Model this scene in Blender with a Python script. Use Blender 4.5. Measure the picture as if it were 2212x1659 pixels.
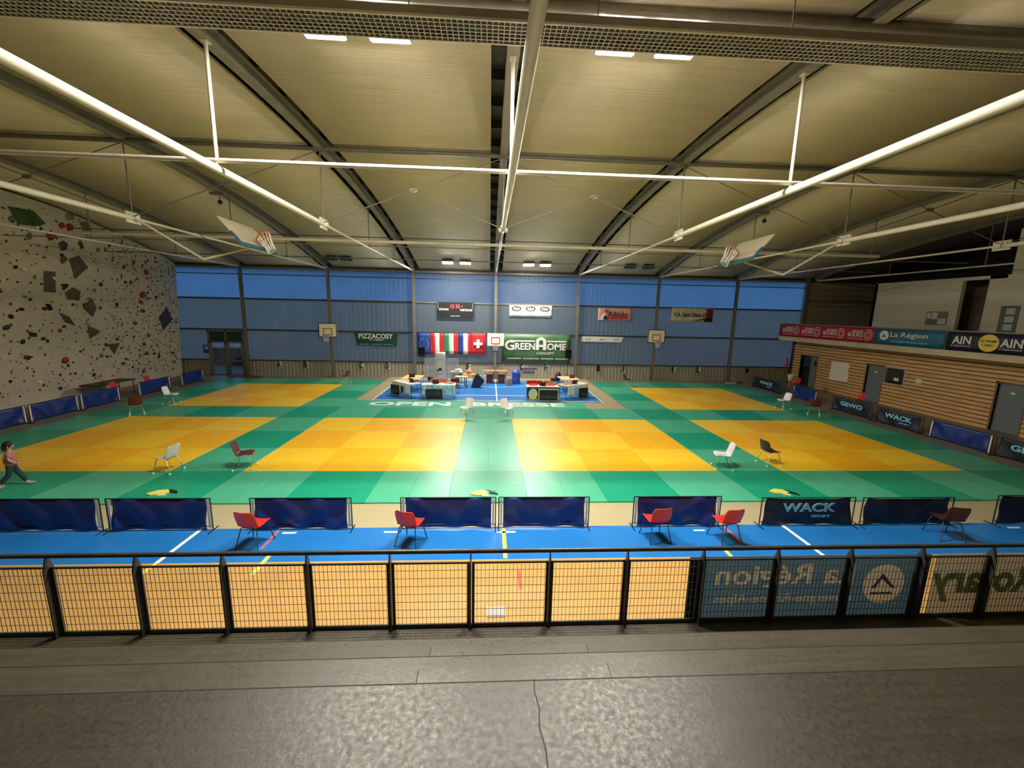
import bpy, math, random
from mathutils import Vector, Matrix
random.seed(7)
PI = math.pi
for o in list(bpy.data.objects): bpy.data.objects.remove(o)
SC = bpy.context.scene
COL = SC.collection
# ------------------------------------------------------------------ camera
CAM = Vector((0.0027, -11.498, 4.637))
p_, y_, r_ = 0.1742, 0.056, 0.0209
f_ = Vector((math.sin(y_)*math.cos(p_), math.cos(y_)*math.cos(p_), -math.sin(p_)))
ri = Vector((math.cos(y_), -math.sin(y_), 0)); up = ri.cross(f_)
R2 = ri*math.cos(r_) + up*math.sin(r_); U2 = -ri*math.sin(r_) + up*math.cos(r_)
cd = bpy.data.cameras.new('camera'); cam = bpy.data.objects.new('camera', cd); COL.objects.link(cam)
cam.matrix_world = Matrix(((R2.x, U2.x, -f_.x, CAM.x), (R2.y, U2.y, -f_.y, CAM.y), (R2.z, U2.z, -f_.z, CAM.z), (0, 0, 0, 1)))
cd.sensor_fit = 'HORIZONTAL'; cd.sensor_width = 36; cd.lens = 886.96/2212*36; cd.clip_start = .05; cd.clip_end = 300
SC.camera = cam
# ------------------------------------------------------------------ world, exposure
W = bpy.data.worlds.new('dusk_sky'); SC.world = W; W.use_nodes = True
bg = W.node_tree.nodes['Background']; bg.inputs[0].default_value = (0.22, 0.44, .92, 1); bg.inputs[1].default_value = 0.52
SC.view_settings.view_transform = 'Standard'; SC.view_settings.look = 'None'
SC.view_settings.exposure = 0.78; SC.view_settings.gamma = 1; SC.view_settings.use_curve_mapping = False
LAMP_STRENGTH = 470.0
LAMP_COLOR = (1.0, 0.93, 0.80)

# ------------------------------------------------------------------ materials
def new_mat(name):
    m = bpy.data.materials.new(name); m.use_nodes = True
    nt = m.node_tree; return m, nt, nt.nodes['Principled BSDF']
def mat(name, col, rough=.6, metal=0., var=0., vscale=3., bump=0., bscale=20., stretch=(1, 1, 1), col2=None, spec=.5, emis=None, es=0.):
    m, nt, b = new_mat(name)
    b.inputs['Base Color'].default_value = (*col, 1); b.inputs['Roughness'].default_value = rough
    b.inputs['Metallic'].default_value = metal; b.inputs['Specular IOR Level'].default_value = spec
    if emis: b.inputs['Emission Color'].default_value = (*emis, 1); b.inputs['Emission Strength'].default_value = es
    if var or bump:
        tc = nt.nodes.new('ShaderNodeTexCoord'); mp = nt.nodes.new('ShaderNodeMapping'); mp.inputs['Scale'].default_value = stretch
        nt.links.new(tc.outputs['Object'], mp.inputs[0])
    if var:
        n = nt.nodes.new('ShaderNodeTexNoise'); n.inputs['Scale'].default_value = vscale; n.inputs['Detail'].default_value = 6
        nt.links.new(mp.outputs[0], n.inputs['Vector'])
        r = nt.nodes.new('ShaderNodeValToRGB'); r.color_ramp.elements[0].position = .3; r.color_ramp.elements[1].position = .7
        c2 = col2 if col2 else tuple(c*(1-var) for c in col)
        r.color_ramp.elements[0].color = (*c2, 1); r.color_ramp.elements[1].color = (*tuple(min(1, c*(1+var*.4)) for c in col), 1)
        nt.links.new(n.outputs['Fac'], r.inputs[0]); nt.links.new(r.outputs[0], b.inputs['Base Color'])
    if bump:
        n2 = nt.nodes.new('ShaderNodeTexNoise'); n2.inputs['Scale'].default_value = bscale; n2.inputs['Detail'].default_value = 4
        nt.links.new(mp.outputs[0], n2.inputs['Vector'])
        bn = nt.nodes.new('ShaderNodeBump'); bn.inputs['Strength'].default_value = bump; bn.inputs['Distance'].default_value = .02
        nt.links.new(n2.outputs['Fac'], bn.inputs['Height']); nt.links.new(bn.outputs[0], b.inputs['Normal'])
    return m
M = {}
def S(*rgb): return tuple(((c/255)/12.92 if c/255 <= .04045 else ((c/255+.055)/1.055)**2.4) for c in rgb)
M['tatami_yellow_light'] = mat('tatami_yellow_light', (.95, .60, .022), .36, var=.06, vscale=2, bump=.12, bscale=60)  # light and deep tones stand in for sheen turning with mat direction
M['tatami_yellow_deep'] = mat('tatami_yellow_deep', (.92, .48, .006), .38, var=.06, vscale=2, bump=.12, bscale=60)
M['tatami_green_light'] = mat('tatami_green_light', (.07, .43, .26), .33, var=.08, vscale=2, bump=.12, bscale=60)  # green pair, same sheen put into the colour
M['tatami_green_deep'] = mat('tatami_green_deep', (.008, .33, .19), .35, var=.08, vscale=2, bump=.12, bscale=60)
M['floor_beige'] = mat('floor_beige', (.40, .35, .21), .35, var=.06, vscale=1.5)
M['floor_blue'] = mat('floor_blue', (.015, .17, .52), .35, var=.12, vscale=1.2)
M['floor_ochre'] = mat('floor_ochre', (.49, .29, .095), .38, var=.08, vscale=1.5)
M['floor_grey'] = mat('floor_grey', (.20, .18, .13), .5, var=.1)
M['line_white'] = mat('line_white', (.85, .85, .80), .4)
M['line_yellow'] = mat('line_yellow', (.85, .68, .12), .4)
M['line_red'] = mat('line_red', (.75, .12, .10), .4)
M['steel_dark'] = mat('steel_dark', (.06, .06, .058), .35, .3, var=.3, vscale=8)
M['steel_grey'] = mat('steel_grey', (.20, .18, .14), .45, .2, var=.2, vscale=4)
M['beam_grey'] = mat('beam_grey', (.30, .27, .21), .5, .1, var=.15, vscale=4)
M['steel_near_black'] = mat('steel_near_black', (.035, .03, .025), .6)  # near-black tone for purlins, board gaps and dark trims
M['steel_white'] = mat('steel_white', (.70, .66, .55), .35, .0, var=.08, vscale=5)
M['deck_grey'] = mat('deck_grey', (.13, .12, .09), .6, var=.2, vscale=5, stretch=(.3, 6, 1))
M['black_plastic'] = mat('black_plastic', (.012, .012, .012), .4)
M['white_plastic'] = mat('white_plastic', (.78, .76, .76), .35)
M['red_plastic'] = mat('red_plastic', (.62, .028, .018), .32)
M['maroon_plastic'] = mat('maroon_plastic', (.13, .018, .018), .32)
M['brown_plastic'] = mat('brown_plastic', (.05, .012, .012), .4)
M['chrome'] = mat('chrome', (.55, .55, .53), .25, .9)
M['tennis_ball'] = mat('tennis_ball', (.62, .95, .48), .9)
M['cloth_navy'] = mat('cloth_navy', (.008, .030, .19), .34, var=.2, vscale=6, bump=.25, bscale=9)
M['cloth_dark'] = mat('cloth_dark', (.008, .012, .03), .5, var=.2, vscale=6, bump=.25, bscale=9)
M['print_cyan'] = mat('print_cyan', (.25, .60, .75), .5)
M['print_white'] = mat('print_white', (.72, .72, .68), .5)
M['print_black'] = mat('print_black', (.01, .01, .01), .5)
M['print_grey'] = mat('print_grey', (.25, .24, .22), .6)
M['print_red'] = mat('print_red', (.5, .03, .03), .5)
M['banner_green'] = mat('banner_green', (.045, .13, .05), .45, var=.45, vscale=1.0)
M['banner_dark_green'] = mat('banner_dark_green', (.006, .045, .03), .5)
M['banner_red'] = mat('banner_red', (.42, .012, .018), .5)
M['banner_teal'] = mat('banner_teal', (.012, .13, .22), .5)
M['banner_night'] = mat('banner_night', (.008, .012, .03), .5)
M['banner_pink'] = mat('banner_pink', (.62, .30, .27), .6, var=.35, vscale=2.5)
M['banner_paper'] = mat('banner_paper', (.60, .56, .43), .6, var=.35, vscale=3)
M['banner_maroon'] = mat('banner_maroon', (.16, .01, .02), .6)
M['disc_yellow'] = mat('disc_yellow', (.85, .60, .08), .5)
M['flag_blue'] = mat('flag_blue', (.01, .05, .28), .6)
M['flag_red'] = mat('flag_red', (.62, .02, .03), .6)
M['flag_green'] = mat('flag_green', (.02, .30, .10), .6)
M['concrete_block'] = mat('concrete_block', (.36, .31, .21), .8, var=.2, vscale=3, stretch=(1, 1, 6))
M['plaster_white'] = mat('plaster_white', (.84, .78, .60), .75, var=.06)
M['slab_beige'] = mat('slab_beige', (.60, .50, .33), .6, var=.15, vscale=2)
M['wood_boards'] = mat('wood_boards', (.74, .43, .16), .5, var=.35, vscale=3, stretch=(4, .4, 10))
M['wood_frame'] = mat('wood_frame', (.22, .125, .05), .5, var=.3, vscale=4)
M['door_grey'] = mat('door_grey', (.16, .18, .20), .45)
M['dark_void'] = mat('dark_void', (.012, .010, .008), .7)
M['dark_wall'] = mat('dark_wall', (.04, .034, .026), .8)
M['climb_panel'] = mat('climb_panel', (.52, .46, .35), .75, var=.12, vscale=2.2, bump=.3, bscale=30)
M['hold_dark'] = mat('hold_dark', (.035, .028, .022), .6)
M['hold_black'] = mat('hold_black', (.010, .006, .008), .5)
M['hold_red'] = mat('hold_red', (.28, .022, .014), .6)
M['hold_white'] = mat('hold_white', (.75, .70, .58), .6)
M['hold_ochre'] = mat('hold_ochre', (.16, .12, .03), .6)
M['volume_grey'] = mat('volume_grey', (.10, .085, .06), .8, var=.2, vscale=5)
M['volume_green'] = mat('volume_green', (.03, .09, .018), .7, var=.2)
M['volume_navy'] = mat('volume_navy', (.02, .028, .05), .6)
M['sheet_metal'] = mat('sheet_metal', (.34, .305, .24), .5, .1)
M['net'] = mat('net', (.8, .75, .65), .8)
M['table_wood'] = mat('table_wood', (.72, .50, .28), .5, var=.1)
M['cardboard'] = mat('cardboard', (.42, .28, .15), .8)
M['orange'] = mat('orange', (.80, .22, .07), .6)
M['bag_blue'] = mat('bag_blue', (.04, .10, .45), .25, bump=.8, bscale=14)
M['green_box'] = mat('green_box', (.12, .20, .07), .6)
M['skin'] = mat('skin', (.55, .32, .22), .6)
M['hair'] = mat('hair', (.012, .008, .006), .6)
M['shirt_pink'] = mat('shirt_pink', (.50, .19, .19), .8, var=.25, vscale=9)
M['jeans'] = mat('jeans', (.012, .04, .06), .8)
M['shoe'] = mat('shoe', (.35, .38, .33), .6)
M['pad_blue'] = mat('pad_blue', (.04, .12, .17), .6)
M['hoop_red'] = mat('hoop_red', (.55, .08, .03), .5)
M['board_face'] = mat('board_face', (.84, .78, .60), .5)
M['board_dull'] = mat('board_dull', (.50, .45, .32), .6)
M['screen'] = mat('screen', (.010, .012, .010), .12)
M['silver'] = mat('silver', (.55, .54, .52), .35, .6)
M['led_red'] = mat('led_red', (.3, 0, 0), .5, emis=(1, .05, .08), es=3.0)
M['lamp_lit'] = mat('lamp_lit', (1, 1, 1), .5, emis=LAMP_COLOR, es=LAMP_STRENGTH)
M['lamp_dim'] = mat('lamp_dim', (1, 1, 1), .5, emis=LAMP_COLOR, es=200.0)

def ceiling_mat():
    m, nt, b = new_mat('ceiling_panel')
    tc = nt.nodes.new('ShaderNodeTexCoord'); mp = nt.nodes.new('ShaderNodeMapping'); mp.inputs['Scale'].default_value = (.35, 9, 1)
    n = nt.nodes.new('ShaderNodeTexNoise'); n.inputs['Scale'].default_value = 1.6; n.inputs['Detail'].default_value = 8
    r = nt.nodes.new('ShaderNodeValToRGB')
    r.color_ramp.elements[0].position = .25; r.color_ramp.elements[0].color = (.60, .52, .375, 1)
    r.color_ramp.elements[1].position = .75; r.color_ramp.elements[1].color = (.73, .635, .46, 1)
    bk = nt.nodes.new('ShaderNodeTexBrick'); bk.inputs['Scale'].default_value = 1
    bk.inputs['Brick Width'].default_value = 4.0; bk.inputs['Row Height'].default_value = .6; bk.inputs['Mortar Size'].default_value = .006
    bk.inputs['Color1'].default_value = (1, 1, 1, 1); bk.inputs['Color2'].default_value = (.95, .95, .95, 1); bk.inputs['Mortar'].default_value = (.80, .80, .80, 1)
    mx = nt.nodes.new('ShaderNodeMix'); mx.data_type = 'RGBA'; mx.blend_type = 'MULTIPLY'; mx.inputs[0].default_value = 1
    L = nt.links.new
    L(tc.outputs['Object'], mp.inputs[0]); L(mp.outputs[0], n.inputs['Vector']); L(n.outputs['Fac'], r.inputs[0])
    L(tc.outputs['Object'], bk.inputs['Vector']); L(r.outputs[0], mx.inputs[6]); L(bk.outputs['Color'], mx.inputs[7]); L(mx.outputs[2], b.inputs['Base Color'])
    b.inputs['Roughness'].default_value = .75
    bn = nt.nodes.new('ShaderNodeBump'); bn.inputs['Strength'].default_value = .35; bn.inputs['Distance'].default_value = .02
    L(n.outputs['Fac'], bn.inputs['Height']); L(bn.outputs[0], b.inputs['Normal'])
    return m
M['ceiling_panel'] = ceiling_mat()

def poly_mat(name, tcol, fac):
    m, nt, b = new_mat(name); L = nt.links.new
    b.inputs['Base Color'].default_value = (.13, .15, .16, 1); b.inputs['Roughness'].default_value = .2
    tr = nt.nodes.new('ShaderNodeBsdfTranslucent'); tr.inputs[0].default_value = (*tcol, 1)
    mx = nt.nodes.new('ShaderNodeMixShader'); mx.inputs[0].default_value = fac
    out = nt.nodes['Material Output']
    tc = nt.nodes.new('ShaderNodeTexCoord'); wv = nt.nodes.new('ShaderNodeTexWave'); wv.wave_type = 'BANDS'; wv.bands_direction = 'X'
    wv.inputs['Scale'].default_value = 1.05; wv.inputs['Distortion'].default_value = .6; wv.inputs['Detail Scale'].default_value = .3
    bn = nt.nodes.new('ShaderNodeBump'); bn.inputs['Strength'].default_value = .35; bn.inputs['Distance'].default_value = .02
    n = nt.nodes.new('ShaderNodeTexNoise'); n.inputs['Scale'].default_value = .8
    r = nt.nodes.new('ShaderNodeValToRGB'); r.color_ramp.elements[0].color = (*[c*.75 for c in tcol], 1); r.color_ramp.elements[1].color = (*tcol, 1)
    L(tc.outputs['Object'], n.inputs['Vector']); L(n.outputs['Fac'], r.inputs[0]); L(r.outputs[0], tr.inputs[0])
    L(tc.outputs['Object'], wv.inputs['Vector']); L(wv.outputs['Fac'], bn.inputs['Height']); L(bn.outputs[0], b.inputs['Normal'])
    L(b.outputs[0], mx.inputs[1]); L(tr.outputs[0], mx.inputs[2]); L(mx.outputs[0], out.inputs[0])
    return m
M['poly_top'] = poly_mat('polycarbonate_top', (.50, .82, 1.0), .62)  # tint per band: bluest and most translucent on top, duller lower down
M['poly_mid'] = poly_mat('polycarbonate_mid', (.68, .64, .52), .42)
M['poly_low'] = poly_mat('polycarbonate_low', (.68, .58, .46), .40)

def concrete_mat(name, c1, c2, rough, bscale=5):
    m, nt, b = new_mat(name); L = nt.links.new
    tc = nt.nodes.new('ShaderNodeTexCoord')
    n = nt.nodes.new('ShaderNodeTexNoise'); n.inputs['Scale'].default_value = 2.2; n.inputs['Detail'].default_value = 9; n.inputs['Roughness'].default_value = .65
    mp = nt.nodes.new('ShaderNodeMapping'); mp.inputs['Scale'].default_value = (.25, 5, 1)
    n3 = nt.nodes.new('ShaderNodeTexNoise'); n3.inputs['Scale'].default_value = 4; n3.inputs['Detail'].default_value = 6
    ad = nt.nodes.new('ShaderNodeMath'); ad.operation = 'ADD'; mu = nt.nodes.new('ShaderNodeMath'); mu.operation = 'MULTIPLY'; mu.inputs[1].default_value = .5
    r = nt.nodes.new('ShaderNodeValToRGB'); r.color_ramp.elements[0].position = .32; r.color_ramp.elements[1].position = .7
    r.color_ramp.elements[0].color = (*c1, 1); r.color_ramp.elements[1].color = (*c2, 1)
    L(tc.outputs['Object'], n.inputs['Vector']); L(tc.outputs['Object'], mp.inputs[0]); L(mp.outputs[0], n3.inputs['Vector'])
    L(n.outputs['Fac'], ad.inputs[0]); L(n3.outputs['Fac'], ad.inputs[1]); L(ad.outputs[0], mu.inputs[0]); L(mu.outputs[0], r.inputs[0]); L(r.outputs[0], b.inputs['Base Color'])
    n2 = nt.nodes.new('ShaderNodeTexNoise'); n2.inputs['Scale'].default_value = bscale; n2.inputs['Detail'].default_value = 10; n2.inputs['Roughness'].default_value = .7
    L(tc.outputs['Object'], n2.inputs['Vector'])
    rr = nt.nodes.new('ShaderNodeMapRange'); rr.inputs[1].default_value = .35; rr.inputs[2].default_value = .65; rr.inputs[3].default_value = rough-.10; rr.inputs[4].default_value = rough+.16
    L(n2.outputs['Fac'], rr.inputs[0]); L(rr.outputs[0], b.inputs['Roughness'])
    bn = nt.nodes.new('ShaderNodeBump'); bn.inputs['Strength'].default_value = .35; bn.inputs['Distance'].default_value = .006
    L(n2.outputs['Fac'], bn.inputs['Height']); L(bn.outputs[0], b.inputs['Normal'])
    return m
M['concrete'] = concrete_mat('concrete', (.042, .036, .025), (.070, .060, .042), .36, 26)
M['concrete_dark'] = concrete_mat('concrete_darker', (.026, .022, .015), (.044, .038, .027), .37, 26)  # darker tone used on the big landing

def glass_mat():
    m, nt, b = new_mat('window_glass'); L = nt.links.new
    g = nt.nodes.new('ShaderNodeBsdfGlossy'); g.inputs['Roughness'].default_value = .05
    t = nt.nodes.new('ShaderNodeBsdfTransparent'); t.inputs[0].default_value = (.75, .82, .86, 1)
    mx = nt.nodes.new('ShaderNodeMixShader'); mx.inputs[0].default_value = .12
    L(t.outputs[0], mx.inputs[1]); L(g.outputs[0], mx.inputs[2]); L(mx.outputs[0], nt.nodes['Material Output'].inputs[0])
    return m
M['glass'] = glass_mat()
def clear_mat():
    m, nt, b = new_mat('acrylic_sheet'); L = nt.links.new
    g = nt.nodes.new('ShaderNodeBsdfDiffuse'); g.inputs[0].default_value = (.6, .6, .58, 1)
    t = nt.nodes.new('ShaderNodeBsdfTransparent')
    mx = nt.nodes.new('ShaderNodeMixShader'); mx.inputs[0].default_value = .3
    L(t.outputs[0], mx.inputs[1]); L(g.outputs[0], mx.inputs[2]); L(mx.outputs[0], nt.nodes['Material Output'].inputs[0])
    return m
M['acrylic'] = clear_mat()

# ------------------------------------------------------------------ mesh building
class MB:
    def __init__(s): s.v = []; s.f = []; s.m = []; s.sm = []
    def add(s, vs, fs, mi=0, smooth=False):
        b = len(s.v); s.v += [tuple(v) for v in vs]
        for f in fs: s.f.append(tuple(b+i for i in f)); s.m.append(mi); s.sm.append(smooth)
        return s
    def box(s, a, b, mi=0, T=None):
        x0, y0, z0 = a; x1, y1, z1 = b
        vs = [Vector(v) for v in ((x0, y0, z0), (x1, y0, z0), (x1, y1, z0), (x0, y1, z0), (x0, y0, z1), (x1, y0, z1), (x1, y1, z1), (x0, y1, z1))]
        if T: vs = [T @ v for v in vs]
        return s.add(vs, [(0, 3, 2, 1), (4, 5, 6, 7), (0, 1, 5, 4), (1, 2, 6, 5), (2, 3, 7, 6), (3, 0, 4, 7)], mi)
    def cbox(s, c, d, mi=0, T=None): return s.box([c[i]-d[i]/2 for i in range(3)], [c[i]+d[i]/2 for i in range(3)], mi, T)
    def bevel_box(s, a, b, e, mi=0):
        x0, y0, z0 = a; x1, y1, z1 = b
        v = []
        for z, k in ((z0, 0), (z1-e, 0), (z1, e)):
            v += [(x0+k, y0+k, z), (x1-k, y0+k, z), (x1-k, y1-k, z), (x0+k, y1-k, z)]
        f = [(0, 3, 2, 1), (8, 9, 10, 11)]
        for l in (0, 4):
            for i in range(4): j = (i+1) % 4; f.append((l+i, l+j, l+4+j, l+4+i))
        return s.add(v, f, mi)
    def tube(s, pts, r, n=8, mi=0, caps=True, smooth=True, closed=False):
        pts = [Vector(p) for p in pts]; rs = r if isinstance(r, (list, tuple)) else [r]*len(pts)
        rings = []; N = len(pts)
        u = None
        for i, p in enumerate(pts):
            if closed: d = pts[(i+1) % N]-pts[i-1]
            else: d = (pts[min(i+1, N-1)]-pts[max(i-1, 0)])
            d = d.normalized() if d.length > 1e-9 else Vector((0, 0, 1))
            if u is None: u = d.cross(Vector((0, 0, 1)) if abs(d.z) < .9 else Vector((1, 0, 0))).normalized()
            else:
                u = (u-d*u.dot(d)); u = u.normalized() if u.length > 1e-6 else d.orthogonal().normalized()
            w = d.cross(u)
            rings.append([p+(u*math.cos(a)+w*math.sin(a))*rs[i] for a in [2*PI*(k+.5)/n for k in range(n)]])
        vs = [v for ring in rings for v in ring]; fs = []
        for i in range(N if closed else N-1):
            j = (i+1) % N
            for k in range(n):
                k2 = (k+1) % n; fs.append((i*n+k, i*n+k2, j*n+k2, j*n+k))
        s.add(vs, fs, mi, smooth)
        if caps and not closed:
            s.add(rings[0], [tuple(range(n))[::-1]], mi); s.add(rings[-1], [tuple(range(n))], mi)
        return s
    def sphere(s, c, r, nu=10, nv=6, mi=0, sc=(1, 1, 1), T=None):
        vs = []; fs = []
        for j in range(nv+1):
            t = PI*j/nv
            for i in range(nu):
                a = 2*PI*i/nu
                vs.append(Vector((c[0]+r*sc[0]*math.sin(t)*math.cos(a), c[1]+r*sc[1]*math.sin(t)*math.sin(a), c[2]+r*sc[2]*math.cos(t))))
        if T: vs = [T @ v for v in vs]
        for j in range(nv):
            for i in range(nu):
                i2 = (i+1) % nu; fs.append((j*nu+i, (j+1)*nu+i, (j+1)*nu+i2, j*nu+i2))
        return s.add(vs, fs, mi, True)
    def quad(s, a, b, c, d, mi=0): return s.add([a, b, c, d], [(0, 1, 2, 3)], mi)
    def poly(s, pts, d, mi=0):
        n = len(pts); d = Vector(d); P = [Vector(p) for p in pts]
        vs = P+[p+d for p in P]
        return s.add(vs, [tuple(range(n))[::-1], tuple(range(n, 2*n))]+[(i, (i+1) % n, n+(i+1) % n, n+i) for i in range(n)], mi)
    def grid(s, nu, nv, fn, mi=0, thick=None, smooth=True):
        vs = [Vector(fn(i/nu, j/nv)) for j in range(nv+1) for i in range(nu+1)]
        fs = [(j*(nu+1)+i, j*(nu+1)+i+1, (j+1)*(nu+1)+i+1, (j+1)*(nu+1)+i) for j in range(nv) for i in range(nu)]
        if not thick: return s.add(vs, fs, mi, smooth)
        t = Vector(thick) if not isinstance(thick, float) else None
        if t is None:
            nm = []
            for j in range(nv+1):
                for i in range(nu+1):
                    a = vs[j*(nu+1)+min(i+1, nu)]-vs[j*(nu+1)+max(i-1, 0)]; b = vs[min(j+1, nv)*(nu+1)+i]-vs[max(j-1, 0)*(nu+1)+i]
                    nm.append(a.cross(b).normalized()*thick)
            vb = [v-n for v, n in zip(vs, nm)]
        else: vb = [v-t for v in vs]
        K = len(vs); s.add(vs+vb, fs+[tuple(K+i for i in f[::-1]) for f in fs], mi, smooth)
        base = len(s.v)-2*K; rim = [i for i in range(nu+1)]+[(j)*(nu+1)+nu for j in range(1, nv+1)]+[nv*(nu+1)+i for i in range(nu-1, -1, -1)]+[j*(nu+1) for j in range(nv-1, 0, -1)]
        for a, b in zip(rim, rim[1:]+rim[:1]): s.f.append((base+b, base+a, base+K+a, base+K+b)); s.m.append(mi); s.sm.append(False)
        return s
    def mesh(s, name, mats):
        me = bpy.data.meshes.new(name); me.from_pydata(s.v, [], s.f)
        if not isinstance(mats, (list, tuple)): mats = [mats]
        for m in mats: me.materials.append(M[m] if isinstance(m, str) else m)
        me.polygons.foreach_set('material_index', s.m); me.polygons.foreach_set('use_smooth', s.sm); me.update()
        return me
    def build(s, name, mats, parent=None):
        o = bpy.data.objects.new(name, s.mesh(name, mats)); COL.objects.link(o)
        if parent: o.parent = parent
        return o
def tag(o, label=None, cat=None, group=None, kind=None):
    if label: o['label'] = label
    if cat: o['category'] = cat
    if group: o['group'] = group
    if kind: o['kind'] = kind
    return o
def thing(name, label, cat, loc=(0, 0, 0), rz=0, group=None):
    o = bpy.data.objects.new(name, None); COL.objects.link(o); o.location = loc; o.rotation_euler = (0, 0, rz); o.empty_display_size = .1
    return tag(o, label, cat, group)
def struct(mb, name, mats): return tag(mb.build(name, mats), kind='structure')
def dup(root, loc, rz=0, label=None, group=None):
    r = root.copy(); COL.objects.link(r); r.location = loc; r.rotation_euler = (0, 0, rz)
    if label: r['label'] = label
    if group: r['group'] = group
    for ch in root.children:
        c = ch.copy(); COL.objects.link(c); c.parent = r
        for g in ch.children: d = g.copy(); COL.objects.link(d); d.parent = c
    return r
# lettering: a text turned into a mesh, fitted to a w x h box centred on its own origin
_tc = {}
def text_mesh(txt, w, h, depth=.006, bold=.012):
    cu = bpy.data.curves.new('lettering', 'FONT'); cu.body = txt; cu.size = 1; cu.extrude = 0; cu.offset = bold; cu.resolution_u = 3
    ob = bpy.data.objects.new('lettering', cu); COL.objects.link(ob)
    dg = bpy.context.evaluated_depsgraph_get(); me0 = bpy.data.meshes.new_from_object(ob.evaluated_get(dg))
    bpy.data.objects.remove(ob); bpy.data.curves.remove(cu)
    xs = [v.co.x for v in me0.vertices]; ys = [v.co.y for v in me0.vertices]
    cx, cy = (min(xs)+max(xs))/2, (min(ys)+max(ys))/2; sx = w/(max(xs)-min(xs)); sy = h/(max(ys)-min(ys))
    P = [((v.co.x-cx)*sx, (v.co.y-cy)*sy) for v in me0.vertices]; F = [tuple(p.vertices) for p in me0.polygons]
    bpy.data.meshes.remove(me0)
    mb = MB(); n = len(P)
    cnt = {}
    for f in F:
        for a, b in zip(f, f[1:]+f[:1]): cnt[(a, b)] = cnt.get((a, b), 0)+1
    edges = [(a, b) for (a, b) in cnt if (b, a) not in cnt]
    vs = [(x, y, depth/2) for x, y in P]+[(x, y, -depth/2) for x, y in P]
    mb.add(vs, list(F)+[tuple(n+i for i in f[::-1]) for f in F]+[(b, a, n+a, n+b) for a, b in edges])
    return mb
DIR = {'S': Matrix.Rotation(PI/2, 4, 'X'), 'W': Matrix.Rotation(-PI/2, 4, 'Z') @ Matrix.Rotation(PI/2, 4, 'X'),
       'N': Matrix.Rotation(PI, 4, 'Z') @ Matrix.Rotation(PI/2, 4, 'X'), 'U': Matrix.Identity(4), 'E': Matrix.Rotation(PI/2, 4, 'Z') @ Matrix.Rotation(PI/2, 4, 'X')}
def lettering(txt, c, w, h, m, parent, d='S', depth=.006, bold=.012, name='lettering'):
    o = text_mesh(txt, w, h, depth, bold).build(name, m, parent)
    o.matrix_local = Matrix.Translation(Vector(c)) @ DIR[d]
    return o
def disc(mb, c, r, d, t, mi=0, n=28, sx=1, sy=1, hole=0):
    T = Matrix.Translation(Vector(c)) @ DIR[d]
    if hole:
        for k in range(n):
            a, b = 2*PI*k/n, 2*PI*(k+1)/n
            q = [(math.cos(a)*r*sx, math.sin(a)*r*sy), (math.cos(b)*r*sx, math.sin(b)*r*sy), (math.cos(b)*hole*sx, math.sin(b)*hole*sy), (math.cos(a)*hole*sx, math.sin(a)*hole*sy)]
            mb.poly([T @ Vector((x, y, -t/2)) for x, y in q], T.to_3x3() @ Vector((0, 0, t)), mi)
    else:
        mb.poly([T @ Vector((math.cos(2*PI*k/n)*r*sx, math.sin(2*PI*k/n)*r*sy, -t/2)) for k in range(n)], T.to_3x3() @ Vector((0, 0, t)), mi)
    return mb

FZ = -.04            # bare floor level (mat tops are z = 0)
WY = 17.25           # translucent back wall
XK = [.45+5.6*k if k else .38 for k in range(-4, 6)]      # frame lines: -21.95 ... 28.45
def A(y): return 9.42-.0073*y*y            # underside of the arched beams

# ================================================================== SETTING
# --- floor
fl = MB()
def fq(x0, y0, x1, y1, mi, z=FZ): fl.add([(x0, y0, z), (x1, y0, z), (x1, y1, z), (x0, y1, z)], [(0, 1, 2, 3)], mi)
fl.box((-24, -14, FZ-.3), (30, 18, FZ-.002), 3)
fq(-24, -14, 30, -4.33, 2); fq(-24, -4.33, 30, -3.12, 1); fq(-24, -3.12, 30, -1.9, 0)
fq(-24, -1.9, -6.9, 18, 3); fq(6.9, -1.9, 30, 18, 3)
fq(-6.9, -1.9, 6.9, 9.62, 0); fq(-6.9, 9.62, -6.05, 16.1, 0); fq(6.05, 9.62, 6.9, 16.1, 0); fq(-6.9, 16.1, 6.9, 18, 0)
fq(-6.05, 9.62, 6.05, 16.1, 1)
struct(fl, 'floor', ['floor_beige', 'floor_blue', 'floor_ochre', 'floor_grey'])
def marking(label, boxes, m, name='floor_marking'):
    mb = MB()
    for x0, y0, x1, y1 in boxes: mb.box((x0, y0, FZ), (x1, y1, FZ+.003))
    return tag(mb.build('trim_%d' % marking.n, m), kind='structure')
marking.n = 20
def mk(boxes, m): marking('', boxes, m); marking.n += 1
mk([(.31, -4.3, .39, -3.2)], 'line_yellow')
mk([(-6.10, -4.33, -6.02, -3.15), (6.68, -4.33, 6.76, -3.15)], 'line_white')
mk([(-4.19, -4.7, -4.11, -4.05), (4.78, -4.7, 4.86, -4.05), (6.70, -4.75, 6.76, -4.34), (-6.10, -4.75, -6.03, -4.34)], 'line_yellow')
mk([(5.30, -3.9, 5.36, -3.2), (-4.45, -3.9, -4.40, -3.2)], 'line_red')
mk([(-4.30, -3.34, -4.02, -3.28), (-2.2, -3.34, -1.92, -3.28), (.2, -3.38, .6, -3.32), (4.55, -3.38, 4.8, -3.32), (12.0, -3.38, 12.3, -3.32)], 'line_white')
mk([(-6.05, 11.2, 6.05, 11.26), (-6.05, 9.86, 6.05, 9.92), (.39, 9.65, .45, 16.1), (-6.09, 9.62, -6.03, 16.1), (6.03, 9.62, 6.09, 16.1)], 'line_white')
arc = MB()
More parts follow.
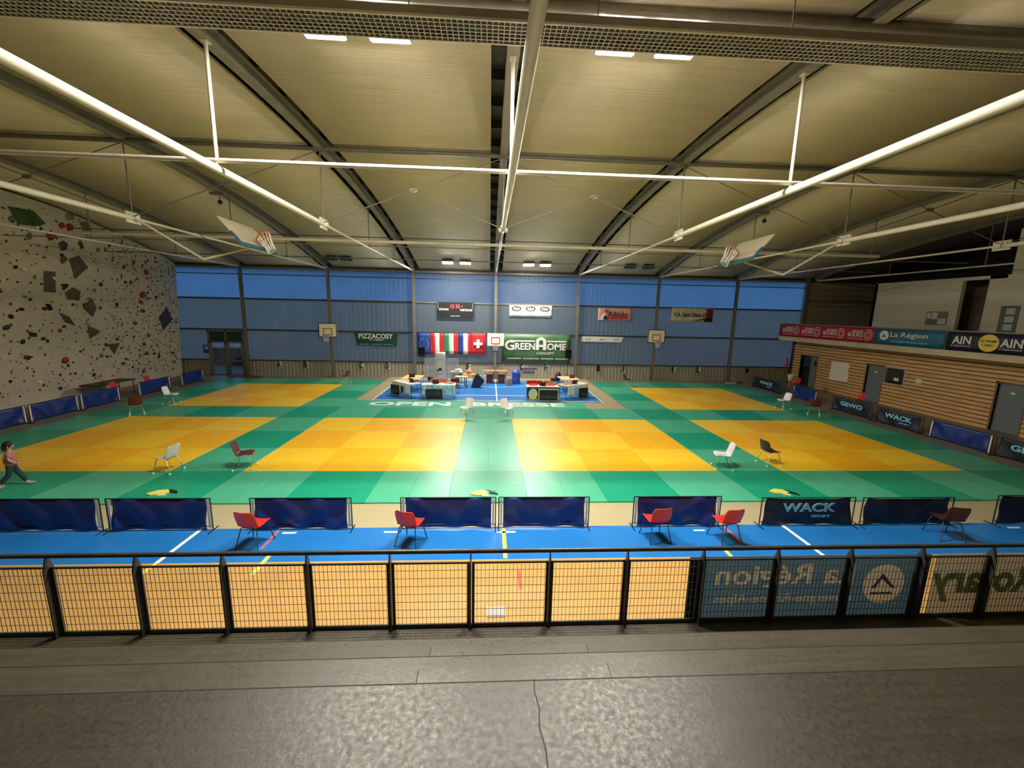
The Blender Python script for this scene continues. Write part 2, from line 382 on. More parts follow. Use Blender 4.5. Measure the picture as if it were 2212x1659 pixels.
for k in range(24):
    a0, a1 = math.radians(180+k*7.5), math.radians(180+(k+1)*7.5)
    P = lambda r, a: (.42+r*math.cos(a), 16.1+r*.8*math.sin(a), FZ+.0015)
    arc.add([P(2.85, a0), P(2.85, a1), P(2.79, a1), P(2.79, a0)], [(0, 1, 2, 3)])
struct(arc, 'trim_40', 'line_white')
mk([(.55, -5.2, .61, -4.68)], 'line_red')
hp = MB(); hp.box((0, -5.85, FZ), (.30, -5.62, FZ+.012)); hp.box((.03, -5.82, FZ+.012), (.27, -5.65, FZ+.016))
tag(hp.build('floor_hatch', 'silver'), 'small rectangular metal floor hatch set in the ochre floor below the railing', 'floor hatch')

# --- ceiling: panels between the beams, slots with deck and purlins above
ce = bpy.data.objects.new('ceiling', None); COL.objects.link(ce); tag(ce, kind='structure')
NY = 40; Y0, Y1 = -14., 17.45
for i, (a, b) in enumerate(zip(XK[:-1], XK[1:])):
    mb = MB(); dark = a > 22  # dark bay: gloom of the unlit balcony side put into its colour
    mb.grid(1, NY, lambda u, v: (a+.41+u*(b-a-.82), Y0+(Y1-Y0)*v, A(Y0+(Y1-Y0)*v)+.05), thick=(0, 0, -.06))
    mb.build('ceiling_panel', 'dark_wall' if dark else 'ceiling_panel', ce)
mb = MB(); mb.grid(1, NY, lambda u, v: (XK[0]-2+u*(XK[-1]-XK[0]+4), Y0+(Y1-Y0)*v, A(Y0+(Y1-Y0)*v)+.52), thick=(0, 0, -.05)); mb.build('roof_deck', 'deck_grey', ce)
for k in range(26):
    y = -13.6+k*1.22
    if y < 17.2: MB().box((XK[0]-1.5, y-.06, A(y)+.24), (XK[-1]+.5, y+.06, A(y)+.46)).build('purlin', 'steel_near_black', ce)

# --- back wall: translucent bays, rails, sheet-metal base
bands = [(1.06, 3.05, 'poly_low'), (3.13, 5.10, 'poly_mid'), (5.18, 7.12, 'poly_top')]
xe = [-23.6]+XK[1:-2]+[22.3]
for i, (a, b) in enumerate(zip(xe[:-1], xe[1:])):
    w = bpy.data.objects.new('window_%d' % (i+1), None); COL.objects.link(w); tag(w, kind='structure')
    for z0, z1, m in bands:
        mb = MB(); n = max(6, int((b-a)/.3)*2)
        for x0, x1 in ([(a+.02, -18.86), (-16.55, b-.02)] if (i == 0 and z0 < 2) else [(a+.02, b-.02)]):
            if x1-x0 < .05: continue
            mb.grid(n, 1, lambda u, v: (x0+(x1-x0)*u, WY+.012*(int(round(u*n)) % 2), z0+(z1-z0)*v), smooth=False)
        mb.build('translucent_sheet', m, w)
    for z in (3.09, 5.14):
        MB().box((a, WY-.05, z-.045), (b, WY+.06, z+.045)).build('rail', 'steel_grey' if -5.2 < a < 1 and z > 5 else 'steel_dark', w)
    MB().box((a, WY-.02, 6.70), (b, WY+.05, 6.74)).build('glazing_bar', 'steel_dark', w)
wb = MB()
for a, b in ((-24, -18.9), (-16.6, 22.3)):
    n = int((b-a)/.12)
    wb.grid(n, 1, lambda u, v: (a+(b-a)*u, WY+.02*(int(round(u*n)) % 2), FZ+(1.02-FZ)*v), smooth=False, thick=(0, -.05, 0))
struct(wb, 'wall_back', 'sheet_metal')
mb = MB(); mb.box((-24, WY-.04, 1.0), (-18.9, WY+.06, 1.07)); mb.box((-16.6, WY-.04, 1.0), (22.3, WY+.06, 1.07)); struct(mb, 'trim_1', 'steel_dark')
mb = MB(); mb.box((-24, WY-.12, 7.10), (30, WY+.30, 7.62)); struct(mb, 'trim_2', 'steel_near_black')
mb = MB(); mb.box((-24, WY-.22, 7.08), (22.3, WY-.12, 7.20)); struct(mb, 'trim_3', 'steel_grey')
# door in the back wall
dr = bpy.data.objects.new('door_1', None); COL.objects.link(dr); tag(dr, kind='structure')
fm = MB()
for x in (-18.86, -17.74, -16.62): fm.box((x-.05, WY-.08, FZ), (x+.05, WY+.04, 3.05))
for z in (FZ+.06, 2.22, 3.0): fm.box((-18.9, WY-.08, z-.06), (-16.6, WY+.04, z+.06))
for x in (-18.72, -17.88, -17.60, -16.76): fm.box((x-.03, WY-.06, 0), (x+.03, WY+.02, 2.2))
fm.box((-18.8, WY-.06, .9), (-16.7, WY+.02, .98))
fm.build('door_frame', 'steel_grey', dr)
mb = MB(); mb.box((-18.8, WY-.02, FZ), (-16.7, WY-.01, 2.2)); mb.build('pane', 'glass', dr)
mb = MB(); mb.box((-18.8, WY-.03, 2.26), (-16.7, WY-.02, 2.96)); mb.build('transom_panel', 'banner_dark_green', dr)
mb = MB(); mb.tube([(-17.66, WY-.12, .8), (-17.66, WY-.12, 1.3)], .015); mb.build('door_handle', 'chrome', dr)
# outdoors beyond the wall: dark ground and an added unseen block hiding low sky
mb = MB(); mb.box((-60, 17.6, -.3), (60, 60, -.1)); struct(mb, 'floor_outdoor', 'floor_grey')
mb = MB(); mb.box((-40, 22.5, -.1), (40, 23.5, 1.3)); tag(mb.build('sky_blocker', 'hold_dark'), 'dark block added outside the back wall to hide the low sky', 'sky blocker')

# --- other walls closing the hall
mb = MB(); mb.box((-24.2, -14, FZ), (-24, 17.5, 9.9)); struct(mb, 'wall_left', 'concrete_block')
mb = MB(); mb.box((-24.2, -14.2, FZ), (30, -14, 9.9)); struct(mb, 'wall_front', 'concrete_block')

# --- right side: boarded wall, doors, balcony slab, upper storey
WX = 22.0
ww = MB()
def boards(y0, y1, z0, z1):
    ww.box((WX, y0, z0), (WX+.1, y1, z1), 1)
    z = z0
    while z < z1-.03:
        zt = min(z+.150, z1); ww.box((WX-.035, y0, z), (WX, y1, zt), 0); z += .19
top = 3.05
for y0, y1 in ((-14, 3.85), (4.85, 8.85), (11.1, 14.8), (16.25, 17.2)): boards(y0, y1, FZ, top)
for y0, y1 in ((3.85, 4.85), (10.05, 11.1), (14.8, 16.25)): boards(y0, y1, 2.06, top)
boards(8.85, 10.05, FZ, 1.18); boards(8.85, 10.05, 2.06, top)
struct(ww, 'wall_right', ['wood_boards', 'steel_near_black'])
mb = MB(); mb.box((WX+.5, -14, FZ), (WX+.6, 17.2, 3.05)); struct(mb, 'wall_right_back', 'dark_wall')
mb = MB(); mb.box((WX-.06, 17.0, FZ), (WX+.2, 17.25, 3.05)); struct(mb, 'trim_4', 'steel_near_black')
def wood_door(n, y0, y1, leaf0, leaf1):
    d = bpy.data.objects.new('door_%d' % n, None); COL.objects.link(d); tag(d, kind='structure')
    mb = MB(); mb.box((WX-.05, y0, FZ), (WX+.14, y0+.07, 2.12)); mb.box((WX-.05, y1-.07, FZ), (WX+.14, y1, 2.12)); mb.box((WX-.05, y0, 2.05), (WX+.14, y1, 2.12)); mb.build('door_frame', 'wood_frame', d)
    mb = MB(); mb.box((WX+.06, leaf0, FZ+.01), (WX+.11, leaf1, 2.05)); lf = mb.build('door_leaf', 'door_grey', d)
    mb = MB(); mb.box((WX+.05, (leaf0+leaf1)/2-.07, 1.62), (WX+.058, (leaf0+leaf1)/2+.07, 1.72)); mb.build('door_plate', 'print_white', d)
    mb = MB(); mb.tube([(WX+.02, leaf0+.08, 1.0), (WX+.02, leaf0+.22, 1.0)], .012); mb.box((WX+.02, leaf0+.075, .99), (WX+.06, leaf0+.1, 1.01)); mb.build('door_handle', 'chrome', d)
    return d
wood_door(2, 3.78, 4.92, 3.85, 4.85); wood_door(3, 10.03, 11.17, 10.1, 11.1); d4 = wood_door(4, 14.73, 16.32, 14.8, 15.45)
mb = MB(); mb.box((WX+.05, 14.9, 1.45), (WX+.058, 15.15, 1.75)); mb.build('notice', 'print_black', d4)
mb = MB(); mb.box((WX+.06, 15.5, 0), (WX+.07, 16.25, 2.0)); mb.build('pane', 'glass', d4)
wn = bpy.data.objects.new('window_20', None); COL.objects.link(wn); tag(wn, kind='structure')
mb = MB(); mb.box((WX-.04, 8.85, 1.14), (WX+.12, 10.05, 1.2)); mb.box((WX-.04, 8.85, 2.03), (WX+.12, 10.05, 2.09)); mb.box((WX-.04, 9.98, 1.2), (WX+.12, 10.05, 2.03)); mb.box((WX-.04, 8.85, 1.2), (WX+.12, 8.92, 2.03)); mb.build('window_frame', 'silver', wn)
mb = MB(); mb.box((WX+.12, 8.92, 1.2), (WX+.14, 9.98, 2.03)); mb.build('blind', 'dark_void', wn)
mb = MB(); mb.box((WX+.08, 8.92, 1.2), (WX+.085, 9.98, 2.03)); mb.build('pane', 'glass', wn)
mb = MB(); mb.box((WX+.06, 9.25, 1.36), (WX+.066, 9.52, 1.52)); mb.build('notice', 'print_white', wn)
mb = MB(); mb.poly([(WX-.05, 12.25, .80), (WX-.05, 13.66, .74), (WX-.05, 13.62, 1.93), (WX-.05, 12.45, 1.97), (WX-.05, 12.30, 1.88), (WX-.05, 12.27, 1.66), (WX-.05, 12.36, 1.58), (WX-.05, 12.36, 1.50), (WX-.05, 12.26, 1.42)], (.02, 0, 0))
tag(mb.build('wall_board', 'board_face'), 'large white torn-edged board fixed on the wooden wall between two grey doors', 'board')
pb = thing('paper_sheet', 'small pale pink paper pinned on the wooden wall right of the dark window', 'paper')
mb = MB(); mb.box((WX-.045, 7.98, 1.46), (WX-.036, 8.28, 1.66)); mb.build('sheet', 'print_white', pb)
sl = MB(); sl.box((20.72, -14, 3.05), (29, 17.05, 3.35)); sl.box((20.72, -14, 3.35), (20.86, 17.05, 4.14)); struct(sl, 'trim_5', 'slab_beige')
mb = MB(); mb.box((20.66, -14, 4.17), (20.88, 17.05, 4.23)); struct(mb, 'trim_6', 'steel_grey')
mb = MB(); mb.box((22.36, WY-.06, 1.0), (30, WY+.14, 9.3)); struct(mb, 'wall_back_right', 'concrete_block')
mb = MB(); mb.box((22.2, WY-.30, FZ), (22.42, WY-.08, 7.35)); struct(mb, 'trim_7', 'steel_grey')
uw = MB(); UX = 24.5
uw.box((UX, 9.15, 3.35), (UX+.2, 14.1, 6.86)); uw.box((UX, 7.30, 3.35), (UX+.2, 8.0, 6.86)); uw.box((UX, 7.3, 6.70), (UX+.2, 9.15, 6.86))
uw.box((UX, 6.55, 5.38), (UX+.2, 7.3, 6.86)); uw.box((UX, -14, 3.35), (UX+.2, 6.55, 6.86)); uw.box((UX, 13.9, 3.35), (28.8, 14.1, 6.88))
struct(uw, 'wall_upper_right', 'plaster_white')
mb = MB(); mb.box((UX+2.2, -14, 3.35), (UX+2.3, 13.9, 6.6)); struct(mb, 'wall_upper_corridor', 'concrete_block')
mb = MB(); mb.box((UX+2.1, 8.0, 3.35), (UX+2.18, 9.6, 5.9)); struct(mb, 'door_5', 'banner_maroon')
mb = MB(); mb.box((29, -14, 3), (29.2, 17.3, 9.8)); struct(mb, 'wall_right_far', 'dark_wall')
mb = MB(); mb.box((UX-.1, -14, 6.86), (UX+.5, 7.1, 8.9)); struct(mb, 'trim_8', 'plaster_white')
wn = bpy.data.objects.new('window_21', None); COL.objects.link(wn); tag(wn, kind='structure')
mb = MB(); mb.box((UX+.05, 6.58, 3.6), (UX+.10, 7.28, 5.36)); mb.build('pane', 'door_grey', wn)
mb = MB()
for z in (5.0, 4.62, 4.25): mb.box((UX+.03, 6.75, z), (UX+.04, 7.1, z+.28))
mb.build('notice', 'print_white', wn)
nb = thing('notice_board', 'grey framed notice board with posters on the upper white wall behind the balcony', 'notice board')
mb = MB(); mb.box((UX-.03, 9.55, 4.40), (UX-.005, 10.65, 5.13)); mb.build('backing', 'print_grey', nb)
mb = MB(); mb.box((UX-.04, 9.6, 4.45), (UX-.032, 10.0, 4.75)); mb.box((UX-.04, 10.05, 4.72), (UX-.032, 10.35, 5.08)); mb.box((UX-.04, 10.4, 4.75), (UX-.032, 10.6, 5.05)); mb.build('poster', 'plaster_white', nb)
ck = thing('wall_clock', 'pale round clock on the upper white wall above the notice board', 'clock')
disc(MB(), (UX-.03, 9.95, 5.55), .16, 'W', .04).build('dial', 'board_face', ck)

# --- gallery terraces in the foreground
tr = MB(); xs0, xs1 = -16, 16
edges = [(-6.82, .70), (-7.53, 1.12), (-8.21, 1.54), (-8.89, 1.96)]
yy = [e[0] for e in edges]+[-14.0]
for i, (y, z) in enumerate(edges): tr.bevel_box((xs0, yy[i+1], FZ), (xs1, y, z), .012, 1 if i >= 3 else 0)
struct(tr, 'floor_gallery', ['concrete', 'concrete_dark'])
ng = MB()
for y, z in edges[1:4]: ng.box((xs0, y-.020, z-.01), (xs1, y-.012, z+.0015))  # thin dark strips stand in for the shadow line at each tread edge
struct(ng, 'trim_42', 'dark_void')  # no real trim: strips standing in for the nosing shadow
st = MB(); st.bevel_box((-.55, -8.89, 1.54), (1.02, -8.56, 1.75), .008); st.bevel_box((-.55, -8.21, 1.12), (1.02, -7.88, 1.33), .008); struct(st, 'floor_gallery_steps', 'concrete')
jt = MB(); cr = [(.36, -8.895), (.35, -9.0), (.37, -9.12), (.355, -9.25), (.38, -9.40), (.375, -9.56)]
for (x0, y0), (x1, y1) in zip(cr[:-1], cr[1:]): jt.add([(x0-.004, y0, 1.9615), (x0+.004, y0, 1.9615), (x1+.004, y1, 1.9615), (x1-.004, y1, 1.9615)], [(0, 1, 2, 3)])
for x, y0, y1, z in ((.28, -7.53, -7.40, .7015), (.23, -8.2, -8.05, 1.1215), (-2.6, -8.88, -8.5, 1.5415), (3.4, -8.2, -7.8, 1.1215)): jt.add([(x, y0, z), (x+.006, y0, z), (x+.006, y1, z), (x, y1, z)], [(0, 1, 2, 3)])
struct(jt, 'trim_41', 'dark_void')

# ================================================================== CLIMBING WALL
cw = thing('climbing_wall', 'tall grey leaning climbing wall covered in holds along the left side', 'climbing wall')
def CX(y, z):           # surface: leans out towards the top, faceted
    lean = 1.25*max(0, min(1, (z-.4)/8.3))**1.3
    t = max(0, min(1, (17.2-y)/5.))
    return -20.75+lean*(.35+.65*t)+.12*math.sin(y*.9)*min(1, z/4)
def CZ(y): return A(min(y, 17.1))-.05
NYc, NZc = 26, 12
mb = MB(); mb.grid(NYc, NZc, lambda u, v: (lambda y: (lambda z: (CX(y, z), y, z))(FZ+v*(CZ(y)-FZ)))(-2+u*(17.15+2)), thick=.14, smooth=False)
mb.build('panel', 'climb_panel', cw)
def on_wall(y, z, off=0.):
    e = .02; p = Vector((CX(y, z), y, z)); a = Vector((CX(y+e, z), y+e, z))-p; b = Vector((CX(y, z+e), y, z+e))-p
    n = a.cross(b).normalized(); n = n if n.x > 0 else -n
    return p+n*off, n
def wall_from_px(px, py):
    d = (R2*((px-1106)/886.96)+U2*(-(py-829.5)/886.96)+f_)
    x = -20.3
    for _ in range(12):
        P = CAM+d*((x-CAM.x)/d.x); x = CX(P.y, max(0, P.z))
    return P.y, P.z
def volume(pts, h, m, apex=None, T=None):
    P = [on_wall(*wall_from_px(*p))[0] for p in pts]; _, n = on_wall(*wall_from_px(*pts[0]))
    P = [p+n*.01 for p in P]; c = sum(P, Vector())/len(P)+n*h; mb = MB(); N = len(P)
    mb.add(P+[c], [(i, (i+1) % N, N) for i in range(N)]+[tuple(range(N))[::-1]])
    return mb.build('volume', m, cw)
for pts, h, m in [([(15, 445), (72, 455), (98, 482), (82, 490), (38, 484)], .25, 'volume_green'), ([(148, 560), (170, 552), (190, 577), (162, 603)], .3, 'volume_grey'),
                  ([(140, 632), (157, 620), (174, 630), (170, 648), (145, 647)], .25, 'volume_grey'), ([(178, 665), (196, 642), (208, 662), (200, 685)], .25, 'volume_grey'),
                  ([(126, 674), (150, 684), (163, 704), (140, 696)], .15, 'volume_grey'), ([(188, 702), (217, 716), (193, 733)], .2, 'volume_grey'),
                  ([(230, 743), (259, 741), (247, 766)], .18, 'volume_grey'), ([(343, 684), (360, 664), (373, 690), (352, 714)], .3, 'volume_navy'),
                  ([(94, 585), (120, 587), (120, 632), (94, 630)], .12, 'volume_grey'), ([(170, 480), (188, 478), (200, 500), (186, 512)], .2, 'hold_ochre'),
                  ([(130, 613), (148, 613), (147, 620), (137, 628)], .1, 'hold_black'), ([(97, 656), (108, 657), (115, 668), (106, 672)], .1, 'hold_black'),
                  ([(62, 716), (80, 720), (80, 728), (63, 727)], .1, 'hold_black'), ([(52, 767), (72, 770), (62, 778), (50, 775)], .1, 'hold_black'),
                  ([(128, 560), (142, 553), (146, 562), (133, 571)], .1, 'volume_grey'), ([(168, 521), (175, 520), (181, 536), (174, 539)], .1, 'hold_dark'),
                  ([(125, 525), (137, 519), (147, 527), (143, 540), (132, 542)], .08, 'hold_dark'), ([(139, 461), (158, 462), (160, 474), (145, 476)], .15, 'steel_grey')]: volume(pts, h, m)
def hold(mb, px, py, r, mi=0, sc=None, at=None):
    y, z = at if at else wall_from_px(px, py)
    if not (0.1 < z < CZ(y)-.1 and y < 17.05): return False
    p, n = on_wall(y, z, r*.15)
    q = n.to_track_quat('Z', 'Y').to_matrix().to_4x4(); a = random.uniform(0, 6.28)
    sc = sc or (random.uniform(.7, 1.25), random.uniform(.55, 1.0), .45)
    mb.sphere((0, 0, 0), r, 7, 4, mi, sc, Matrix.Translation(p) @ q @ Matrix.Rotation(a, 4, 'Z')); return True
reds = [(315, 588, 7), (307, 637, 8), (282, 610, 5), (288, 566, 5), (314, 566, 4), (303, 652, 5), (306, 671, 5), (109, 509, 8), (133, 487, 6), (150, 490, 7), (140, 778, 7), (320, 725, 5),
        (311, 743, 5), (317, 763, 5), (310, 802, 5), (301, 756, 3), (216, 665, 4), (129, 714, 4), (292, 698, 5)]
whites = [(86, 825, 5), (52, 583, 4), (113, 601, 6), (171, 573, 4), (80, 491, 4), (72, 709, 4)]
for px, py, r in reds:
    mb = MB()
    if hold(mb, px, py, r*.026, sc=(1, .92, .5)): mb.build('climbing_hold', 'hold_red', cw)
for px, py, r in whites:
    mb = MB()
    if hold(mb, px, py, r*.024, sc=(1, .8, .5)): mb.build('climbing_hold', 'hold_white', cw)
cnt = 0
while cnt < 75:
    mb = MB(); y = random.uniform(6.4, 16.9); z = random.uniform(.5, 8.3)
    if hold(mb, 0, 0, random.uniform(.07, .13), at=(y, z)): mb.build('climbing_hold', random.choice(['hold_dark', 'hold_dark', 'hold_black', 'hold_ochre']), cw); cnt += 1
mb = MB(); cnt = 0
while cnt < 1000:
    y = random.uniform(6.0, 17.0); z = random.uniform(.35, 8.8)
    if cnt > 620: y = random.uniform(12, 17.0)
    if hold(mb, 0, 0, random.uniform(.022, .065), random.choice([0, 0, 0, 1, 2]), at=(y, z)): cnt += 1
tag(mb.build('small_climbing_holds', ['hold_dark', 'volume_grey', 'hold_ochre'], cw), kind='stuff')

# ================================================================== ROOF FRAMES
posts_y = [-2.9, 2.1, 7.0, 11.65]
def roof_frame(x, label):
    t = thing('roof_frame', label, 'roof frame', (x, 0, 0), 0, 'arched roof frames')
    def flange(w, z0, z1, nm, m, mb=None):
        mb = mb or MB(); n = 44
        for k in range(n):
            ya, yb = Y0+(Y1-.2-Y0)*k/n, Y0+(Y1-.2-Y0)*(k+1)/n
            mb.add([(-w, ya, A(ya)+z0), (w, ya, A(ya)+z0), (w, yb, A(yb)+z0), (-w, yb, A(yb)+z0), (-w, ya, A(ya)+z1), (w, ya, A(ya)+z1), (w, yb, A(yb)+z1), (-w, yb, A(yb)+z1)],
                   [(0, 3, 2, 1), (4, 5, 6, 7), (1, 2, 6, 5), (3, 0, 4, 7)], 0, False)
        return mb
    mb = flange(.115, -.06, -.03, '', ''); flange(.012, -.03, .44, '', '', mb); flange(.12, .20, .23, '', '', mb); mb.build('arched_beam', 'beam_grey', t)
    mb = MB(); mb.tube([(0, -12.5, 7.17), (0, 2.1, 7.17)], .075, 12); mb.tube([(0, 2.1, 7.17), (0, 16.9, 7.17)], .04, 8); mb.build('tie_tube', 'steel_white', t)
    for y in posts_y+[-7.9]:
        mb = MB(); mb.tube([(0, y, 7.22), (0, y, A(y)-.06)], .035 if y < 0 else .022, 8); mb.box((-.06, y-.07, A(y)-.08), (.06, y+.07, A(y)-.06)); mb.build('hanger', 'steel_white' if y < 0 else 'steel_grey', t)
    mb = MB(); mb.box((-.02, 1.85, 7.02), (.02, 2.35, 7.34)); mb.tube([(-.14, 2.1, 7.16), (.14, 2.1, 7.16)], .07, 8); mb.tube([(-.09, 1.95, 7.24), (.09, 1.95, 7.24)], .03, 6); mb.build('node_plate', 'steel_white', t)
    mb = MB(); mb.tube([(0, 11.65, 7.2), (0, 17.0, 7.25)], .03, 6); mb.build('end_strut', 'steel_white', t)
    return t
where = ['over the climbing wall', 'second from the left, near the climbing wall', 'third from the left, above the left goal', 'left of the ceiling centre', 'at the ceiling centre, above the scoreboard bay',
         'right of the ceiling centre', 'third from the right, above the right goal', 'over the right row of barriers', 'at the edge of the balcony', 'deep behind the balcony in the dark']
for x, w in zip(XK[:-1], where): roof_frame(x, 'arched grey roof beam with white tie tube, '+w)
# columns along the back wall
for x, w in zip(XK[1:-2], ['right of the exit door', 'behind the left small basketball board', 'left of the row of flags', 'behind the centre basketball board', 'right of the big green banner', 'behind the right small basketball board', 'between the last two right bays']):
    t = thing('steel_column', 'grey steel column on the back wall, '+w, 'column', (x, WY-.18, FZ), 0, 'steel columns of the back wall')
    mb = MB(); mb.box((-.085, -.09, 0), (.085, -.075, 7.3)); mb.box((-.085, .075, 0), (.085, .09, 7.3)); mb.box((-.008, -.075, 0), (.008, .075, 7.3)); mb.build('shaft', 'steel_grey', t)
    mb = MB(); mb.box((-.14, -.13, 0), (.14, .13, .02)); mb.build('base_plate', 'steel_dark', t)
# longitudinal members
def tie(name, label, cat, pts, r, m, g=None, n=10):
    mb = MB()
    for a, b in zip(pts[:-1], pts[1:]): mb.tube([a, b], r, n)
    return tag(mb.build(name, m), label, cat, g)
tie('cross_tie', 'bright white horizontal tube crossing below the ceiling in the foreground', 'tie tube', [(-22, -2.9, 7.32), (28, -2.9, 7.32)], .045, 'steel_white')
tie('roof_girder', 'long grey girder under the ceiling crossing over the first row of yellow mats', 'girder', [(-22, 2.1, 9.33), (28, 2.1, 9.33)], .075, 'steel_grey', n=4)
tie('roof_girder', 'long grey girder just above the grille, at the top right', 'girder', [(-22, -4.4, 9.22), (28, -4.4, 9.22)], .09, 'steel_grey', n=4)
tie('service_pipe', 'pale thick pipe running across the hall behind the hanging goals', 'pipe', [(-17.2, 7.0, 7.45), (17.6, 7.0, 7.45)], .07, 'steel_white')
tie('cable_rail', 'thin dark rail running just above the pale thick pipe', 'rail', [(-17.2, 7.0, 7.62), (17.6, 7.0, 7.62)], .018, 'steel_dark', n=6)
tie('cable_rail', 'thin grey rail running just below the pale thick pipe', 'rail', [(-20, 7.0, 7.17+.10), (22, 7.0, 7.27)], .022, 'steel_grey', n=6)
tie('cable_rail', 'thin grey rail nearest to the translucent back wall under the ceiling', 'rail', [(-20, 11.65, 7.28), (22, 11.65, 7.28)], .025, 'steel_grey', n=6)
# crossed rods between frames
for i in range(1, 8):
    a, b = XK[i], XK[i+1]
    t = thing('cross_brace', 'crossed thin rods hanging below the girder, %s bay from the left' % ['', 'first', 'second', 'third', 'fourth', 'fifth', 'sixth', 'seventh'][i], 'brace', ((a+b)/2, 2.1, 0), 0, 'cross braces of the roof')
    h = (b-a)/2
    for s in (-1, 1): MB().tube([(-h*s, .0+.03*s, A(2.1)-.12), (h*s, .0+.03*s, 7.2)], .016, 6).build('rod', 'steel_grey', t)
    disc(MB(), (0, 0, (A(2.1)-.12+7.2)/2), .11, 'S', .05, n=10, sx=1.2, sy=.6).build('centre_plate', 'steel_grey', t)
for x, s in ((-10.75, 'left'), (11.65, 'right')):
    t = thing('hoist', 'small dark pulley hanging under the arched beam above the %s folding goal' % s, 'hoist', (x, 6.4, A(6.4)-.06))
    MB().tube([(0, 0, 0), (0, 0, -.30)], .012, 6).build('hanger_rod', 'steel_dark', t)
    MB().sphere((0, 0, -.38), .09, 8, 6).build('pulley', 'black_plastic', t)
    MB().cbox((-.1, .0, -.06), (.5, .12, .1)).build('motor', 'steel_grey', t)

# radiant heater with a guard grille
ht = thing('radiant_heater', 'long ceiling heater with pale wire guard crossing the top of the view', 'heater', (0, -5.30, 8.28))
mb = MB(); mb.box((-13, -.23, .02), (13, -.21, .12)); mb.box((-13, .21, .02), (13, .23, .12)); mb.box((-13, -.23, .12), (13, .23, .135)); mb.build('housing', 'beam_grey', ht)
mb = MB(); mb.box((-13, -.21, .085), (13, .21, .10)); mb.build('radiant_plate', 'hold_dark', ht)
mb = MB()
for k in range(7): y = -.222+k*.074; mb.box((-13, y-.006, 0), (13, y+.006, .008))
k = -13.
while k < 13: mb.box((k-.006, -.225, .008), (k+.006, .225, .016)); k += .076
mb.build('guard_grille', 'steel_white', ht)
mb = MB(); mb.box((-13, -.245, 0), (13, -.23, .03)); mb.box((-13, .23, 0), (13, .245, .02)); mb.build('grille_frame', 'steel_white', ht)
for x in (-9, -5, -1.1, 1.4, 4.1, 8.1, 12):
    zt = A(-5.3)-8.28+.05; MB().tube([(x, 0, .135), (x, 0, zt)], .008, 5).build('suspension_rod', 'steel_dark', ht)

# lamps
lamps = [(-2.83, -3.6, 'left pair, outer one'), (-1.75, -3.6, 'left pair, inner one'), (2.14, -3.6, 'right pair, inner one'), (3.2, -3.6, 'right pair, outer one')]
def lamp(x, y, label, lit, sx=.64, sy=.34):
    z = A(y)-.05
    t = thing('ceiling_floodlight', label, 'ceiling light', (x, y, z), 0, 'rectangular ceiling floodlights')
    t.rotation_euler = (math.atan(-2*.0073*y), 0, 0)
    MB().bevel_box((-sx/2-.03, -sy/2-.03, -.13), (sx/2+.03, sy/2+.03, .03), .02).build('housing', 'steel_dark', t)
    MB().box((-sx/2, -sy/2, -.142), (sx/2, sy/2, -.131)).build('lens', lit, t)
for x, y, w in lamps: lamp(x, y, 'bright rectangular ceiling floodlight near the grille, '+w, 'lamp_lit')
for x, w, l in ((-2.67, 'left pair, left one', 'lamp_lit'), (-1.58, 'left pair, right one', 'lamp_dim'), (2.39, 'right pair, left one', 'lamp_lit'), (3.45, 'right pair, right one', 'lamp_dim')): lamp(x, 15.2, 'ceiling floodlight far off by the back wall, '+w, l)
for x, w in ((-9.8, 'left bay, left one'), (-8.9, 'left bay, right one'), (8.9, 'right bay, left one'), (10.1, 'right bay, right one')): lamp(x, 15.2, 'unlit ceiling floodlight near the back wall, '+w, 'steel_dark')

